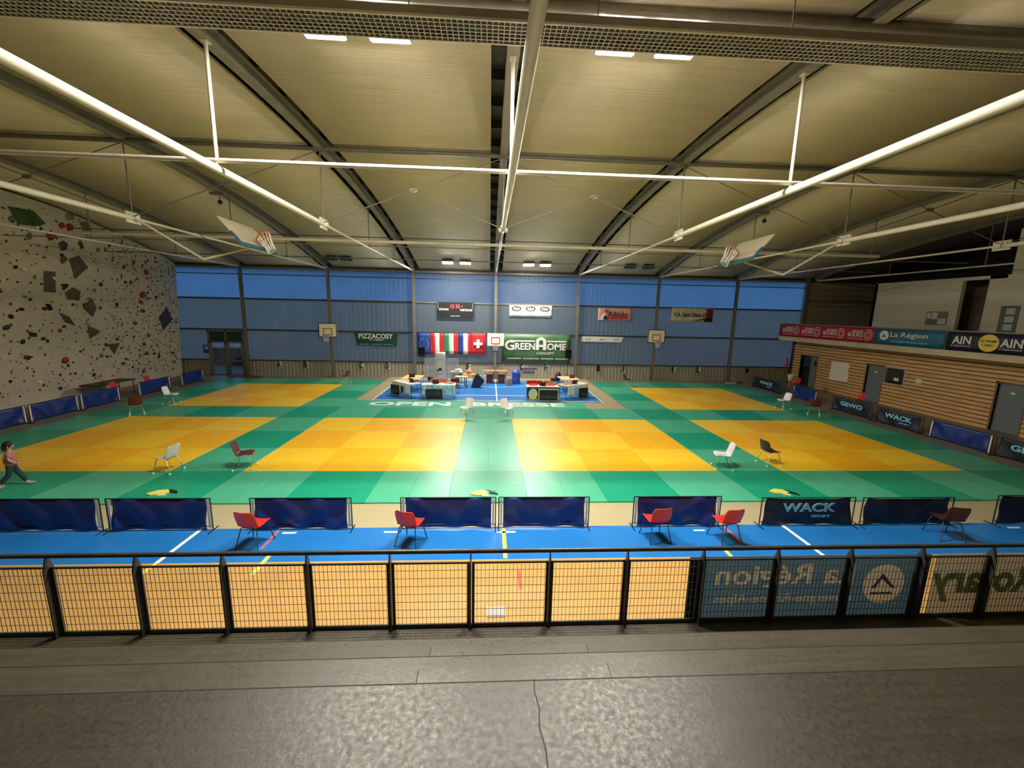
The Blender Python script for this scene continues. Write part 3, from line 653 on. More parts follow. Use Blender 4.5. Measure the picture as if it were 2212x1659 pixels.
# ================================================================== FOLDING CEILING GOALS
def ceiling_goal(x, s, label):     # s = direction towards the hall centre along X
    t = thing('folding_basketball_goal', label, 'basketball goal', (x, 2.1, 0))
    knee = (s*1.93, 0, 6.03); node = (s*.05, 0, 7.17)
    for dy in (0,):
        MB().tube([(node[0], dy, node[2]), (knee[0], dy*.9, knee[2])], .035, 8).build('upper_arm', 'steel_white', t)
        MB().tube([(knee[0], dy*.9, knee[2]), (s*3.35, dy, 6.42)], .035, 8).build('lower_arm', 'steel_white', t)
    MB().tube([(s*3.35, -.5, 6.42), (s*3.35, .5, 6.42)], .03, 8).build('rear_bar', 'steel_white', t)
    MB().tube([(s*2.6, 0, 6.25), (s*1.3, 0, 7.17)], .012, 6).build('stay_cable', 'steel_grey', t)
    B = Vector((s*3.62, 0, 6.38)); T = Vector((s*3.02, 0, 7.08)); u = (T-B).normalized(); n = Vector((s*u.z, 0, -s*u.x)) if True else None
    def P(y, v, o): return B+Vector((0, y, 0))+u*v+n*o
    def slab(y0, y1, v0, v1, o0, o1, nm, m, par=t):
        q = [P(y0, v0, o0), P(y1, v0, o0), P(y1, v1, o0), P(y0, v1, o0)]; mb = MB(); mb.poly(q, n*(o1-o0)); return mb.build(nm, m, par)
    bb = slab(-.9, .9, 0, .98, 0, .03, 'backboard', 'board_dull')
    mb = MB()
    for a, b, c, d in ((-.3, -.26, .18, .6), (.26, .3, .18, .6), (-.3, .3, .56, .6), (-.3, .3, .18, .22)): mb.poly([P(a, c, .031), P(b, c, .031), P(b, d, .031), P(a, d, .031)], n*.003)
    mb.build('target_marking', 'slab_beige', bb)
    slab(-.92, .92, -.05, .08, -.01, .05, 'edge_pad', 'pad_blue'); slab(-.94, -.88, -.05, .45, -.01, .05, 'edge_pad', 'pad_blue'); slab(.88, .94, -.05, .45, -.01, .05, 'edge_pad', 'pad_blue')
    c = P(0, .2, .35); ring = [c+Vector((0, 1, 0))*.225*math.cos(a)+n*.225*math.sin(a) for a in [2*PI*k/18 for k in range(18)]]
    hp_ = MB().tube(ring, .02, 6, closed=True).build('hoop', 'hoop_red', t)
    mb = MB()
    for k in range(12):
        a = 2*PI*k/12; b = a+PI/12*1.0
        p0 = c+Vector((0, 1, 0))*.22*math.cos(a)+n*.22*math.sin(a); p1 = c+Vector((0, 1, 0))*.13*math.cos(b)+n*.13*math.sin(b)-u*.2+Vector((s*.03, 0, -.12)); p2 = p1-u*.12+Vector((0, 0, -.08))
        mb.tube([p0, p1, p2], .012, 4)
    mb.build('net', 'net', hp_)
ceiling_goal(-10.75, 1, 'folded basketball goal hanging from the ceiling on the left')
ceiling_goal(11.65, -1, 'folded basketball goal hanging from the ceiling on the right')

# wall boards with hoop
def wall_goal(x, z, w, h, edge, label, col=None):
    t = thing('basketball_board', label, 'basketball board', (x, WY-.42, z), 0)
    bb = MB().box((-w/2, 0, -h/2), (w/2, .03, h/2)).build('backboard', 'board_face' if edge else 'print_white', t)
    if edge:
        mb = MB(); e = .05
        mb.box((-w/2, -.01, h/2-e), (w/2, 0, h/2)); mb.box((-w/2, -.01, -h/2), (w/2, 0, -h/2+e)); mb.box((-w/2, -.01, -h/2), (-w/2+e, 0, h/2)); mb.box((w/2-e, -.01, -h/2), (w/2, 0, h/2)); mb.build('border', 'print_black', bb)
    mb = MB(); a, b, c, d = -.3, .3, -h/2+.14, -h/2+.6; e = .045
    mb.box((a, -.012, d-e), (b, -.004, d)); mb.box((a, -.012, c), (b, -.004, c+e)); mb.box((a, -.012, c), (a+e, -.004, d)); mb.box((b-e, -.012, c), (b, -.004, d)); mb.build('target_marking', 'wood_frame' if edge else 'print_red', bb)
    hp_ = MB().tube([(.225*math.cos(k*PI/8), -.34+.225*math.sin(k*PI/8), -h/2+.15) for k in range(16)], .012, 6, closed=True).build('hoop', 'hoop_red', t)
    MB().box((-.05, -.12, -h/2+.13), (.05, 0, -h/2+.17)).build('hoop_bracket', 'hoop_red', hp_)
    mb = MB()
    for k in range(10):
        a = 2*PI*k/10; mb.tube([(.22*math.cos(a), -.34+.22*math.sin(a), -h/2+.15), (.12*math.cos(a+.3), -.34+.12*math.sin(a+.3), -h/2-.15), (.13*math.cos(a), -.34+.13*math.sin(a), -h/2-.28)], .008, 4)
    mb.build('net', 'net', hp_)
    MB().box((-.03, .03, -.1), (.03, .14, .1)).build('wall_bracket', 'steel_dark', t)
wall_goal(-10.85, 3.17, 1.22, .95, True, 'small basketball board with black edge on the left wall column')
wall_goal(.40, 2.73, 1.14, .86, False, 'white basketball board between the flags and the green banner')
wall_goal(11.65, 3.15, 1.25, .93, True, 'small basketball board with black edge on the right wall column')

# ================================================================== BANNERS, SCOREBOARD, FLAGS ON THE BACK WALL
BY = WY-.065
def banner(name, label, cat, x0, x1, z0, z1, m, y=BY, quad=None):
    t = thing(name, label, cat, ((x0+x1)/2, y, (z0+z1)/2))
    w, h = x1-x0, z1-z0
    mb = MB()
    if quad: mb.poly([(a, 0, b) for a, b in quad], (0, .012, 0))
    else: mb.grid(16, 4, lambda u, v: (-w/2+w*u, .008*math.sin(u*19+v*3), -h/2+h*v), thick=(0, -.010, 0))
    mb.build('cloth', m, t); t['w'] = 1; del t['w']
    return t, w, h
t, w, h = banner('advertising_banner', 'dark green banner with white pizza lettering on the back wall', 'banner', -9.23, -6.31, 2.12, 3.08, 'banner_dark_green', quad=[(-1.30, -.45), (1.38, -.48), (1.48, .47), (-1.48, .48)])
lettering('PIZZACOSY', (-.02, -.02, .2), 2.3, .34, 'print_white', t, bold=.02); lettering('ET TA MAMMA ?', (.05, -.02, -.06), 1.0, .09, 'print_white', t); lettering('LIVRAISON  -  A EMPORTER  -  SUR PLACE', (0, -.02, -.36), 2.2, .06, 'print_cyan', t, bold=0)
t, w, h = banner('advertising_banner', 'large green banner with big white house-shaped lettering, right of the centre board', 'banner', .86, 5.68, 1.14, 3.14, 'banner_green')
GH = [('G', -1.88, .66, .70), ('REEN', -.80, 1.40, .48), ('OME', 1.42, 1.36, .48)]
for s, x, wl, hl in GH: lettering(s, (x, -.025, .13 if s != 'G' else .20), wl, hl, 'print_white', t, bold=.03)
mb = MB()
mb.box((-1.85, -.03, .45), (-.1, -.02, .55)); mb.box((.74, -.03, .45), (2.1, -.02, .55))
mb.box((-.04, -.03, -.11), (.18, -.02, .52)); mb.box((.46, -.03, -.11), (.68, -.02, .52)); mb.box((.18, -.03, .10), (.46, -.02, .25))
mb.poly([(-.04, -.03, .52), (.18, -.03, .52), (.32, -.03, .60), (.46, -.03, .52), (.68, -.03, .52), (.68, -.03, .60), (.42, -.03, .78), (.22, -.03, .78), (-.04, -.03, .60)], (0, .01, 0)); mb.build('house_logo', 'print_white', t)
lettering('CONCEPT', (.64, -.025, -.34), 1.25, .17, 'print_white', t); lettering('CHARPENTE - COUVERTURE - ZINGUERIE - ISOLATION', (.1, -.025, -.72), 4.3, .11, 'print_white', t)
t, w, h = banner('advertising_banner', 'white banner with three round climbing logos, high right of the centre column', 'banner', 1.31, 4.27, 4.30, 5.09, 'print_white')
for x in (-.98, 0, .98):
    disc(MB(), (x, -.02, .17), .33, 'S', .012, sx=1, sy=.5, hole=.25).build('logo_ring', 'print_black', t)
    lettering('CT', (x, -.022, .17), .3, .17, 'print_black', t); lettering('climbing', (x, -.022, -.10), .62, .10, 'print_grey', t); lettering('TECHNOLOGY', (x, -.022, -.28), .6, .06, 'print_grey', t, bold=0)
t, w, h = banner('advertising_banner', 'pink banner reading aikido with a small figure, upper right of the back wall', 'banner', 7.52, 9.92, 4.16, 5.02, 'banner_pink')
lettering('Aïkido', (.18, -.02, .02), 1.45, .36, 'print_black', t); MB().box((-.5, -.02, -.32), (.9, -.012, -.15)).build('red_strip', 'print_red', t)
mb = MB(); disc(mb, (-.62, -.02, .22), .13, 'S', .01); mb.build('printed_figure', 'print_red', t); mb = MB(); mb.poly([(-.85, -.02, -.3), (-.5, -.02, -.36), (-.6, -.02, -.1), (-.72, -.02, -.06)], (0, .01, 0)); mb.build('printed_figure', 'print_black', t)
mb = MB(); mb.poly([(-1.15, -.02, -.38), (-.8, -.02, -.38), (-.62, -.02, .08), (-.78, -.02, .1)], (0, .01, 0)); mb.build('printed_figure', 'print_white', t)
t, w, h = banner('advertising_banner', 'sepia banner with dark lettering and maroon corner, upper far right of the back wall', 'banner', 12.75, 15.77, 4.18, 5.15, 'banner_paper')
lettering('V.A. Saint Denis Do', (-.1, -.02, .02), 2.5, .30, 'print_black', t, bold=.02); mb = MB(); mb.box((1.0, -.02, -.46), (1.46, -.012, .46)); mb.build('maroon_corner', 'banner_maroon', t)
mb = MB(); mb.poly([(.2, -.03, -.42), (.25, -.03, -.36), (1.1, -.03, -.16), (1.4, -.03, -.22), (1.45, -.03, -.46), (.9, -.03, -.46), (.85, -.03, -.3)], (0, .01, 0)); mb.build('printed_figure', 'print_black', t)
t, w, h = banner('advertising_banner', 'narrow white banner right of the big green banner', 'banner', 6.44, 9.42, 2.67, 3.04, 'print_white', quad=[(-1.49, -.18), (1.36, -.19), (1.49, .17), (-1.49, .19)])
for x, s in ((-1.05, 'ain tt'), (-.05, 'ain tt'), (.98, 'sport')): lettering(s, (x, -.02, 0), .34, .12, 'print_grey', t)
# scoreboard
t = thing('scoreboard', 'black electronic scoreboard with red digits high on the back wall', 'scoreboard', (-2.36, BY-.02, 4.68))
MB().box((-1.23, -.06, -.51), (1.23, .06, .51)).build('casing', 'print_black', t)
lettering('13 33', (-.02, -.064, .24), .62, .24, 'led_red', t, bold=.02); lettering('LOCAUX', (-.78, -.064, .03), .66, .14, 'print_white', t, bold=.02); lettering('VISITEURS', (.72, -.064, .0), .86, .14, 'print_white', t, bold=.02)
lettering('BODET SPORT', (.0, -.064, -.42), .66, .06, 'print_white', t)
mb = MB()
for k in range(4): mb.box((-1.19, -.064, .12+k*.09), (-1.16, -.06, .16+k*.09)); mb.box((1.14, -.064, .12+k*.09), (1.17, -.06, .16+k*.09))
mb.box((.42, -.064, .2), (.47, -.06, .26)); mb.build('indicator', 'print_white', t)
# flags, hung side by side
def flag(name, label, x0, x1, z0, z1, stripes, k):
    t = thing(name, label, 'flag', ((x0+x1)/2, BY-.03-.01*k, (z0+z1)/2), 0, 'national flags hung side by side')
    w, h = x1-x0, z1-z0; tot = sum(s[0] for s in stripes); a = 0
    for fr, m in stripes:
        b = a+fr/tot; mb = MB()
        mb.grid(4, 6, lambda u, v: (-w/2+w*(a+(b-a)*u)+.02*v*(1-v)*math.sin(9*v), .025*math.sin((a+(b-a)*u)*w*9+v*2), -h/2+h*v), thick=(0, -.006, 0)); mb.build('stripe', m, t); a = b
    return t, w, h
t, w, h = flag('flag', 'dark blue flag with a ring of stars, leftmost of the row', -4.98, -4.12, 1.62, 3.07, [(1, 'flag_blue')], 0)
for k in range(12):
    a = 2*PI*k/12; mb = MB(); r = .038
    mb.poly([(.30*math.cos(a)+r*(1 if i % 2 == 0 else .45)*math.sin(i*PI/5), -.045, .36*math.sin(a)+r*(1 if i % 2 == 0 else .45)*math.cos(i*PI/5)) for i in range(10)], (0, .006, 0)); mb.build('star', 'print_white', t)
flag('flag', 'red white red striped flag beside the blue starred flag', -4.10, -3.15, 1.62, 3.08, [(1, 'flag_red'), (1, 'print_white'), (1, 'flag_red')], 1)
flag('flag', 'green white red striped flag in the middle of the row', -3.13, -2.18, 1.66, 3.08, [(1, 'flag_green'), (1, 'print_white'), (1, 'flag_red')], 0)
flag('flag', 'blue white red striped flag left of the white-cross flag', -2.16, -1.36, 1.66, 3.09, [(1, 'flag_blue'), (1, 'print_white'), (.5, 'flag_red')], 1)
t, w, h = flag('flag', 'red flag with a white cross, rightmost of the row', -1.34, -.28, 1.68, 3.12, [(1, 'flag_red')], 0)
mb = MB(); mb.box((-.11, -.075, -.30), (.11, -.030, .30)); mb.box((-.31, -.075, -.10), (-.11, -.030, .10)); mb.box((.11, -.075, -.10), (.31, -.030, .10)); mb.build('white_cross', 'print_white', t)
# letters on the wall base
for s, x in zip('ABCDFGHIJKLM', [-14.37, -12.58, -8.84, -7.04, -1.47, 2.28, 4.05, 7.78, 9.56, 13.27, 15.12, 18.79]):
    t = thing('wall_letter', 'black letter %s painted on a white plate, low on the back wall' % s, 'letter', (x, WY-.04, .78))
    MB().box((.02, -.012, -.24), (.14, -.004, .20)).build('plate', 'print_white', t); lettering(s, (-.03, -.018, 0), .26, .44, 'print_black', t, bold=.02)
t = thing('notice_sign', 'small dark blue notice on the back wall left of the exit door', 'sign', (-19.05, WY-.05, 1.75)); MB().box((-.2, -.01, -.28), (.2, .0, .28)).build('plate', 'flag_blue', t); MB().box((-.1, -.014, -.05), (.1, -.01, .2)).build('pictogram', 'print_cyan', t)

# ================================================================== BALCONY BANNERS
def side_banner(label, y_far, y_near, m):
    t = thing('balcony_banner', label, 'banner', (20.64, (y_far+y_near)/2, 3.76))
    L = (y_far-y_near); MB().grid(16, 3, lambda u, v: (.006*math.sin(u*15), L/2-L*u, -.41+.82*v), thick=(-.012, 0, 0)).build('cloth', m, t)
    return t, L
t, L = side_banner('red banner with four white heart-shaped logos, left end of the balcony', 17.0, 9.62, 'banner_red')
for k in range(4):
    y = L/2-1.05-k*1.78
    lettering('GRAND', (-.02, y+.05, .19), .72, .15, 'print_white', t, 'W'); lettering('BOURG', (-.02, y+.18, .0), .95, .22, 'print_white', t, 'W', bold=.02); MB().box((-.022, y-.35, -.24), (-.016, y+.65, -.215)).build('underline', 'print_white', t)
    for r in (.30, .17): disc(MB(), (-.02, y-.62, .02), r, 'W', .008, sx=.8, sy=1, hole=r-.035).build('logo_ring', 'print_white', t)
t, L = side_banner('teal banner with a round white logo and white lettering, middle of the balcony', 9.58, 6.16, 'banner_teal')
disc(MB(), (-.02, 1.2, .06), .25, 'W', .008).build('round_logo', 'print_white', t); mb = MB(); mb.poly([(-.028, 1.34, -.04), (-.028, 1.2, .16), (-.028, 1.07, -.04)], (.006, 0, 0)); mb.build('mountain_logo', 'print_grey', t)
lettering('La Région', (-.02, -.05, .09), 1.85, .32, 'print_white', t, 'W', bold=.012); lettering('Auvergne-Rhône-Alpes', (-.02, -.1, -.22), 1.8, .13, 'print_cyan', t, 'W')
t, L = side_banner('black banner with white letters and a yellow disc, right end of the balcony', 6.1, 1.2, 'banner_night')
y = L/2
lettering('AIN', (-.02, y-.62, .06), .72, .34, 'print_white', t, 'W', bold=.025); lettering('le Département', (-.02, y-.62, -.2), .75, .07, 'print_white', t, 'W')
disc(MB(), (-.02, y-1.62, 0), .36, 'W', .008).build('yellow_disc', 'disc_yellow', t); lettering('ICI, ON AIME', (-.03, y-1.62, .07), .56, .11, 'print_black', t, 'W'); lettering("L'AIN !", (-.03, y-1.62, -.09), .4, .10, 'print_black', t, 'W')
lettering('AIN', (-.02, y-2.38, .04), .72, .34, 'print_white', t, 'W', bold=.025); lettering('le Département', (-.02, y-2.38, -.22), .75, .07, 'print_white', t, 'W')
disc(MB(), (-.02, y-3.3, 0), .36, 'W', .008).build('yellow_disc', 'disc_yellow', t)

# ================================================================== JUDO MATS
ORD = ['first', 'second', 'third', 'fourth', 'fifth', 'sixth', 'seventh', 'eighth', 'ninth', 'tenth', 'eleventh', 'twelfth', 'thirteenth', 'fourteenth', 'fifteenth', 'sixteenth', 'seventeenth']
mm = {}
for m in ('tatami_yellow_light', 'tatami_yellow_deep', 'tatami_green_light', 'tatami_green_deep'):
    mm[m] = MB().bevel_box((-.9985, -.4985, FZ), (.9985, .4985, 0), .0025).mesh('judo_mat', m)
areas = {(0, 0): 'far left front', (1, 0): 'centre-left front', (2, 0): 'centre-right front', (3, 0): 'far right front', (0, 1): 'back left', (3, 1): 'back right'}
def area_of(cx, cy):
    for k in range(4):
        x0 = -15+8*k
        if x0 < cx < x0+6:
            if 0 < cy < 6: return (k, 0), int((cx-x0)//2), int(cy//2)
            if 8 < cy < 14 and k in (0, 3): return (k, 1), int((cx-x0)//2), int((cy-8)//2)
    return None
for j in range(9):
    for i in range(17):
        cx, cy = -16+2*i, -1+2*j
        if cy > 8 and -7 < cx < 7: continue
        ar = area_of(cx, cy)
        if ar:
            (k, rr), c, r = ar; light = (c+r) % 2 == 0; m = 'tatami_yellow_light' if light else 'tatami_yellow_deep'; rot = (c+r) % 2  # paler blocks carry the sheen of turned mats in their colour
        else:
            light = (i+j+1) % 2 == 0 or (i == 8 and 0 < cy < 6); m = 'tatami_green_light' if light else 'tatami_green_deep'; rot = (i+j) % 2
        for half in (0, 1):
            o = bpy.data.objects.new('judo_mat', mm[m]); COL.objects.link(o); off = -.5+half
            o.location = (cx, cy+off, 0) if not rot else (cx+off, cy, 0); o.rotation_euler = (0, 0, PI/2 if rot else 0)
            hn = (['near', 'far'] if not rot else ['left', 'right'])[half]
            if ar:
                tag(o, 'yellow judo mat, %s half of the %s %s block in the %s area' % (hn, ['front', 'middle', 'rear'][r], ['left', 'middle', 'right'][c], areas[(k, rr)]), 'judo mat', 'yellow judo mats')
            else:
                tag(o, 'green judo mat, %s half, %s column from left, %s row from the railing' % (hn, ORD[i], ORD[j]), 'judo mat', 'green judo mats')
# text strip in front of the blue court
mb = MB()
for k in range(6): mb.bevel_box((-7.0+k*2.0+.002, 8.002, FZ), (-5.0+k*2.0-.002, 9.55, 0), .006)
lf = tag(MB().bevel_box((-6.98, 8.002, FZ), (4.9, 9.55, 0), .006).build('floor_banner', 'tatami_green_light'), 'long pale green strip with large white lettering in front of the blue court', 'floor banner')
lettering('OPEN  BRESSE', (-1.05, 8.78, .004), 9.8, .82, 'print_white', lf, 'U', .004, bold=.03)

# ================================================================== CHAIRS
def shell_mesh(m):
    mb = MB()
    prof = [(.235, .41), (.20, .44), (.10, .445), (-.02, .43), (-.12, .425), (-.175, .45), (-.205, .52), (-.235, .62), (-.265, .72), (-.285, .79), (-.30, .815)]   # (forward, height)
    wid = [.18, .21, .225, .225, .22, .215, .215, .22, .215, .195, .15]
    def fn(u, v):
        k = v*(len(prof)-1); i = min(int(k), len(prof)-2); f = k-i
        y = prof[i][0]*(1-f)+prof[i+1][0]*f; z = prof[i][1]*(1-f)+prof[i+1][1]*f; w = wid[i]*(1-f)+wid[i+1]*f
        s = 2*u-1; dish = .035*s*s
        return (w*s, y+(dish if v > .5 else 0), z+(dish*.8 if v <= .5 else 0))
    mb.grid(8, 20, fn, thick=.010)
    return mb.mesh('shell', m)
def chair(label, shell, legs, balls=False):
    t = thing('plastic_chair', label, 'chair', (0, 0, 0), 0)
    o = bpy.data.objects.new('shell', shell); COL.objects.link(o); o.parent = t
    for sx in (-1, 1):
        for fy, fx, ty in ((.24, .235, .14), (-.25, .235, -.11)):
            lg = MB().tube([(sx*.15, ty, .42), (sx*.17, ty+(fy-ty)*.2, .395), (sx*fx, fy, .03 if balls else 0)], .011, 6).build('leg', legs, t)
            if balls: MB().sphere((sx*fx, fy, .033), .033, 10, 6).build('ball_foot', 'tennis_ball', lg)
    MB().tube([(-.15, .14, .415), (.15, .14, .415)], .010, 6).build('cross_bar', legs, t)
    MB().tube([(-.15, -.11, .405), (.15, -.11, .405)], .010, 6).build('cross_bar', legs, t)
    return t
SH = {k: shell_mesh(k+'_plastic') for k in ('white', 'red', 'maroon', 'brown')}
proto = {}
def put(kind, x, y, fx, fy, label, balls, z=0., group=None):
    rz = math.atan2(-fx, fy); key = (kind, balls)
    if key not in proto:
        legs = 'chrome' if balls else 'steel_dark'
        t = chair(label, SH[kind], legs, balls); t.location = (x, y, z); t.rotation_euler = (0, 0, rz); t['group'] = group; proto[key] = t
    else: dup(proto[key], (x, y, z), rz, label, group)
G1, G2 = 'plastic chairs with ball feet on the mats', 'plastic chairs around the barriers'
put('white', -8.98, -.05, -.99, .12, 'white shell chair turned away, front corner of the far left yellow area', True, group=G1)
put('maroon', -7.05, .22, .97, .25, 'dark red shell chair seen side-on, left of the centre-left yellow area', True, group=G1)
put('white', 7.22, .22, -.97, .22, 'white shell chair seen side-on, right of the centre-right yellow area', True, group=G1)
put('brown', 8.95, .55, .99, .10, 'dark brown shell chair on the front corner of the far right yellow area', True, group=G1)
put('white', -.98, 6.25, -.55, -.83, 'pinkish white shell chair facing the railing, left of the two in the centre', True, group=G1)
put('white', .78, 6.25, .55, -.83, 'pinkish white shell chair facing the railing, right of the two in the centre', True, group=G1)
put('maroon', -14.95, 6.3, -.65, .76, 'dark red shell chair seen from behind near the left barriers', True, group=G1)
put('white', -15.1, 8.45, .98, .1, 'white shell chair seen side-on near the left barriers', True, group=G1)
put('white', 15.15, 8.4, -.95, -.1, 'white shell chair seen side-on near the right barriers', True, group=G1)
put('maroon', 15.75, 7.1, .65, .76, 'dark red shell chair seen from behind near the right barriers', True, group=G1)
put('maroon', -9.05, 14.45, -.98, .15, 'dark red shell chair by the back wall, left of the blue court', True, group=G1)
put('brown', 8.95, 14.3, .98, .15, 'dark shell chair by the back wall, right of the blue court', True, group=G1)
put('red', -4.62, -3.72, .16, .99, 'red shell chair with dark legs, leftmost of those behind the front barriers', False, FZ, G2)
put('red', -1.55, -3.72, .31, .95, 'red shell chair with dark legs, second from left behind the front barriers', False, FZ, G2)
put('red', 3.55, -3.65, -.10, .99, 'red shell chair at the left end of the sixth front barrier', False, FZ, G2)
put('red', 5.02, -3.72, -.13, .99, 'red shell chair at the right end of the sixth front barrier', False, FZ, G2)
put('brown', 10.0, -3.7, .20, .98, 'dark brown shell chair in front of the dark right barrier', False, FZ, G2)
put('red', -18.6, 9.75, .98, .1, 'red shell chair by the gap in the left barriers', False, FZ, G2)
put('red', -18.55, 11.75, .98, .1, 'red shell chair peeking over the far left barrier', False, FZ, G2)
put('red', 19.9, 13.9, -.98, .1, 'red shell chair behind the farthest right barrier', False, FZ, G2)
put('red', 19.6, 8.9, -.98, .1, 'red shell chair behind the right barrier near the middle grey door', False, FZ, G2)

# ================================================================== BARRIERS
def barrier(x, y, L, rz, kind, label, group, txt=None, H=.72):
    t = thing('court_barrier', label, 'barrier', (x, y, FZ), rz, group)
    mb = MB(); e = L/2
    for sx in (-1, 1): mb.tube([(sx*e, 0, .02), (sx*e, 0, H)], .013, 6)
    mb.tube([(-e, 0, H), (e, 0, H)], .013, 6); mb.tube([(-e, 0, .10), (e, 0, .10)], .010, 6); mb.build('frame', 'black_plastic', t)
    for sx in (-1, 1): MB().tube([(sx*e, -.17, .012), (sx*e, .17, .012)], .012, 6).build('foot', 'black_plastic', t)
    ph = random.uniform(0, 6); inset = .095 if kind == 'navy' else .04; slant = 0 if kind == 'navy' else .07
    def fn(u, v):
        s = 2*u-1
        fold = .030*math.sin((abs(s)*6+(1-v)*4.5)+ph*.3)*(.25+abs(s))+.014*math.sin(s*9+ph*2+v*3)
        return ((e-inset-slant*(1-v)*0-(slant*v if kind != 'navy' else 0))*s, fold*(1-.8*v**4), .035+(H-.045)*v-.02*(1-s*s)*v*(kind != 'navy'))
    MB().grid(28, 10, fn, thick=(0, .004, 0)).build('cloth', 'cloth_navy' if kind == 'navy' else 'cloth_dark', t)
    if kind == 'navy':
        for sx in (-1, 1): MB().box((sx*(e-.052)-.022, -.012, .06), (sx*(e-.052)+.022, .012, H-.03)).build('white_sleeve', 'print_white', t)
    if txt:
        side = 1 if txt[1] == 'N' else -1
        lettering(txt[0], (0, side*.035, .46), min(L*.58, 1.25), .21, 'print_cyan', t, txt[1], .012, bold=.03)
        if txt[0] == 'WACK': lettering('SPORT', (-side*.30, side*.035, .25), .45, .06, 'print_cyan', t, txt[1], .012)
    return t
gf = 'barriers along the front edge of the mats'
FB = [(-10.1, -7.98, 'leftmost, cut by the picture edge'), (-7.85, -5.78, 'second from left'), (-4.98, -2.9, 'third from left, red chair before it'), (-1.86, .17, 'fourth from left, red chair at its left end'),
      (.24, 2.22, 'fifth from left, no chair before it'), (3.22, 5.2, 'sixth from left, between two red chairs')]
for a, b, w in FB: barrier((a+b)/2, -3.18, b-a, 0, 'navy', 'navy cloth barrier in the front row, '+w, gf)
barrier(7.25, -3.18, 2.2, 0, 'dark', 'dark barrier printed with large pale letters, front row on the right', gf, ('WACK', 'S'), .68)
barrier(9.62, -3.2, 2.2, 0, 'dark', 'dark barrier in the front row with a brown chair before it', gf, None, .68)
barrier(12.95, -3.2, 2.3, 0, 'dark', 'black barrier in the front row at the right picture edge', gf)
gl = 'barriers along the left side'
for a, b, w in ((2.95, 4.93, 'nearest to the picture edge'), (5.03, 6.98, 'second from the picture edge'), (7.08, 9.0, 'just before the gap'), (10.1, 12.2, 'just after the gap'), (13.05, 14.9, 'farthest, by the exit door')):
    barrier(-17.9, (a+b)/2, b-a, PI/2, 'navy', 'navy cloth barrier on the left side, '+w, gl)
gr_ = 'barriers along the right side'
barrier(17.9, 13.75, 2.75, -PI/2, 'dark', 'dark barrier with white lettering, farthest on the right side', gr_, ('WACK', 'S'))
barrier(18.1, 10.75, 2.1, -PI/2-.12, 'navy', 'blue cloth barrier on the right side before the double door', gr_)
barrier(17.9, 7.4, 2.25, -PI/2, 'dark', 'dark barrier with pale lettering below the small dark window', gr_, ('GEWO', 'S'))
barrier(17.9, 5.02, 2.08, -PI/2, 'dark', 'dark barrier with bold white letters left of the blue one, right side', gr_, ('WACK', 'S'))
barrier(17.9, 2.66, 2.1, -PI/2, 'navy', 'blue cloth barrier on the right side below the nearest grey door', gr_)
barrier(17.9, .45, 2.1, -PI/2, 'dark', 'dark barrier with pale lettering at the right picture edge', gr_, ('GEWO', 'S'))

# ================================================================== RAILING
rl = thing('guard_railing', 'dark steel guard railing with wire mesh panels along the gallery edge', 'railing', (0, -6.9, .70))
X0 = -.2-.978*10; n = 21
MB().tube([(X0-.4, 0, 1.05), (X0+.978*n+.4, 0, 1.05)], .028, 12).build('handrail', 'steel_dark', rl)
post = MB(); post.box((-.007, -.06, .0), (.007, .06, .88)); post.add([(-.007, -.06, .88), (.007, -.06, .88), (.007, .06, .88), (-.007, .06, .88), (-.007, -.015, 1.03), (.007, -.015, 1.03), (.007, .015, 1.03), (-.007, .015, 1.03)], [(0, 1, 5, 4), (1, 2, 6, 5), (2, 3, 7, 6), (3, 0, 4, 7), (4, 5, 6, 7)]); pm = post.mesh('post', 'steel_dark')
pan = MB(); W_ = .978-.035
for x in (.014, W_-.010): pan.box((x, .0, .03), (x+.034, .02, .90))
for z in (.03, .88): pan.box((.022, 0, z), (W_+.015, .02, z+.02))
for k in range(1, 19): x = .03+k*W_/19; pan.box((x-.0022, .008, .04), (x+.0022, .0124, .89))
for k in range(1, 8): z = .03+k*.108; pan.box((.03, .0125, z-.0022), (W_, .0165, z+.0022))
pam = pan.mesh('mesh_panel', 'steel_dark')
for k in range(n+1):
    o = bpy.data.objects.new('post', pm); COL.objects.link(o); o.parent = rl; o.location = (X0+.978*k, 0, 0)
    if k < n: o = bpy.data.objects.new('mesh_panel', pam); COL.objects.link(o); o.parent = rl; o.location = (X0+.978*k, 0, 0)
MB().box((X0-.4, -.0, 0), (X0+.978*n+.4, .02, .03)).build('bottom_rail', 'steel_dark', rl)
def sheer(name, col, f=.6):
    m, nt, b = new_mat(name); L = nt.links.new; b.inputs['Base Color'].default_value = (*col, 1); b.inputs['Roughness'].default_value = .6
    t = nt.nodes.new('ShaderNodeBsdfTranslucent'); t.inputs[0].default_value = (*col, 1); mx = nt.nodes.new('ShaderNodeMixShader'); mx.inputs[0].default_value = f
    L(b.outputs[0], mx.inputs[1]); L(t.outputs[0], mx.inputs[2]); L(mx.outputs[0], nt.nodes['Material Output'].inputs[0]); return m
M['back_teal'] = sheer('back_teal', (.26, .36, .42)); M['back_white'] = sheer('back_white', (.62, .56, .44)); M['print_dull'] = sheer('print_dull', (.62, .58, .48), .6); M['print_green'] = sheer('print_green', (.45, .60, .40), .6)
M['edge_blue'] = mat('edge_blue', (.006, .03, .09), .6)
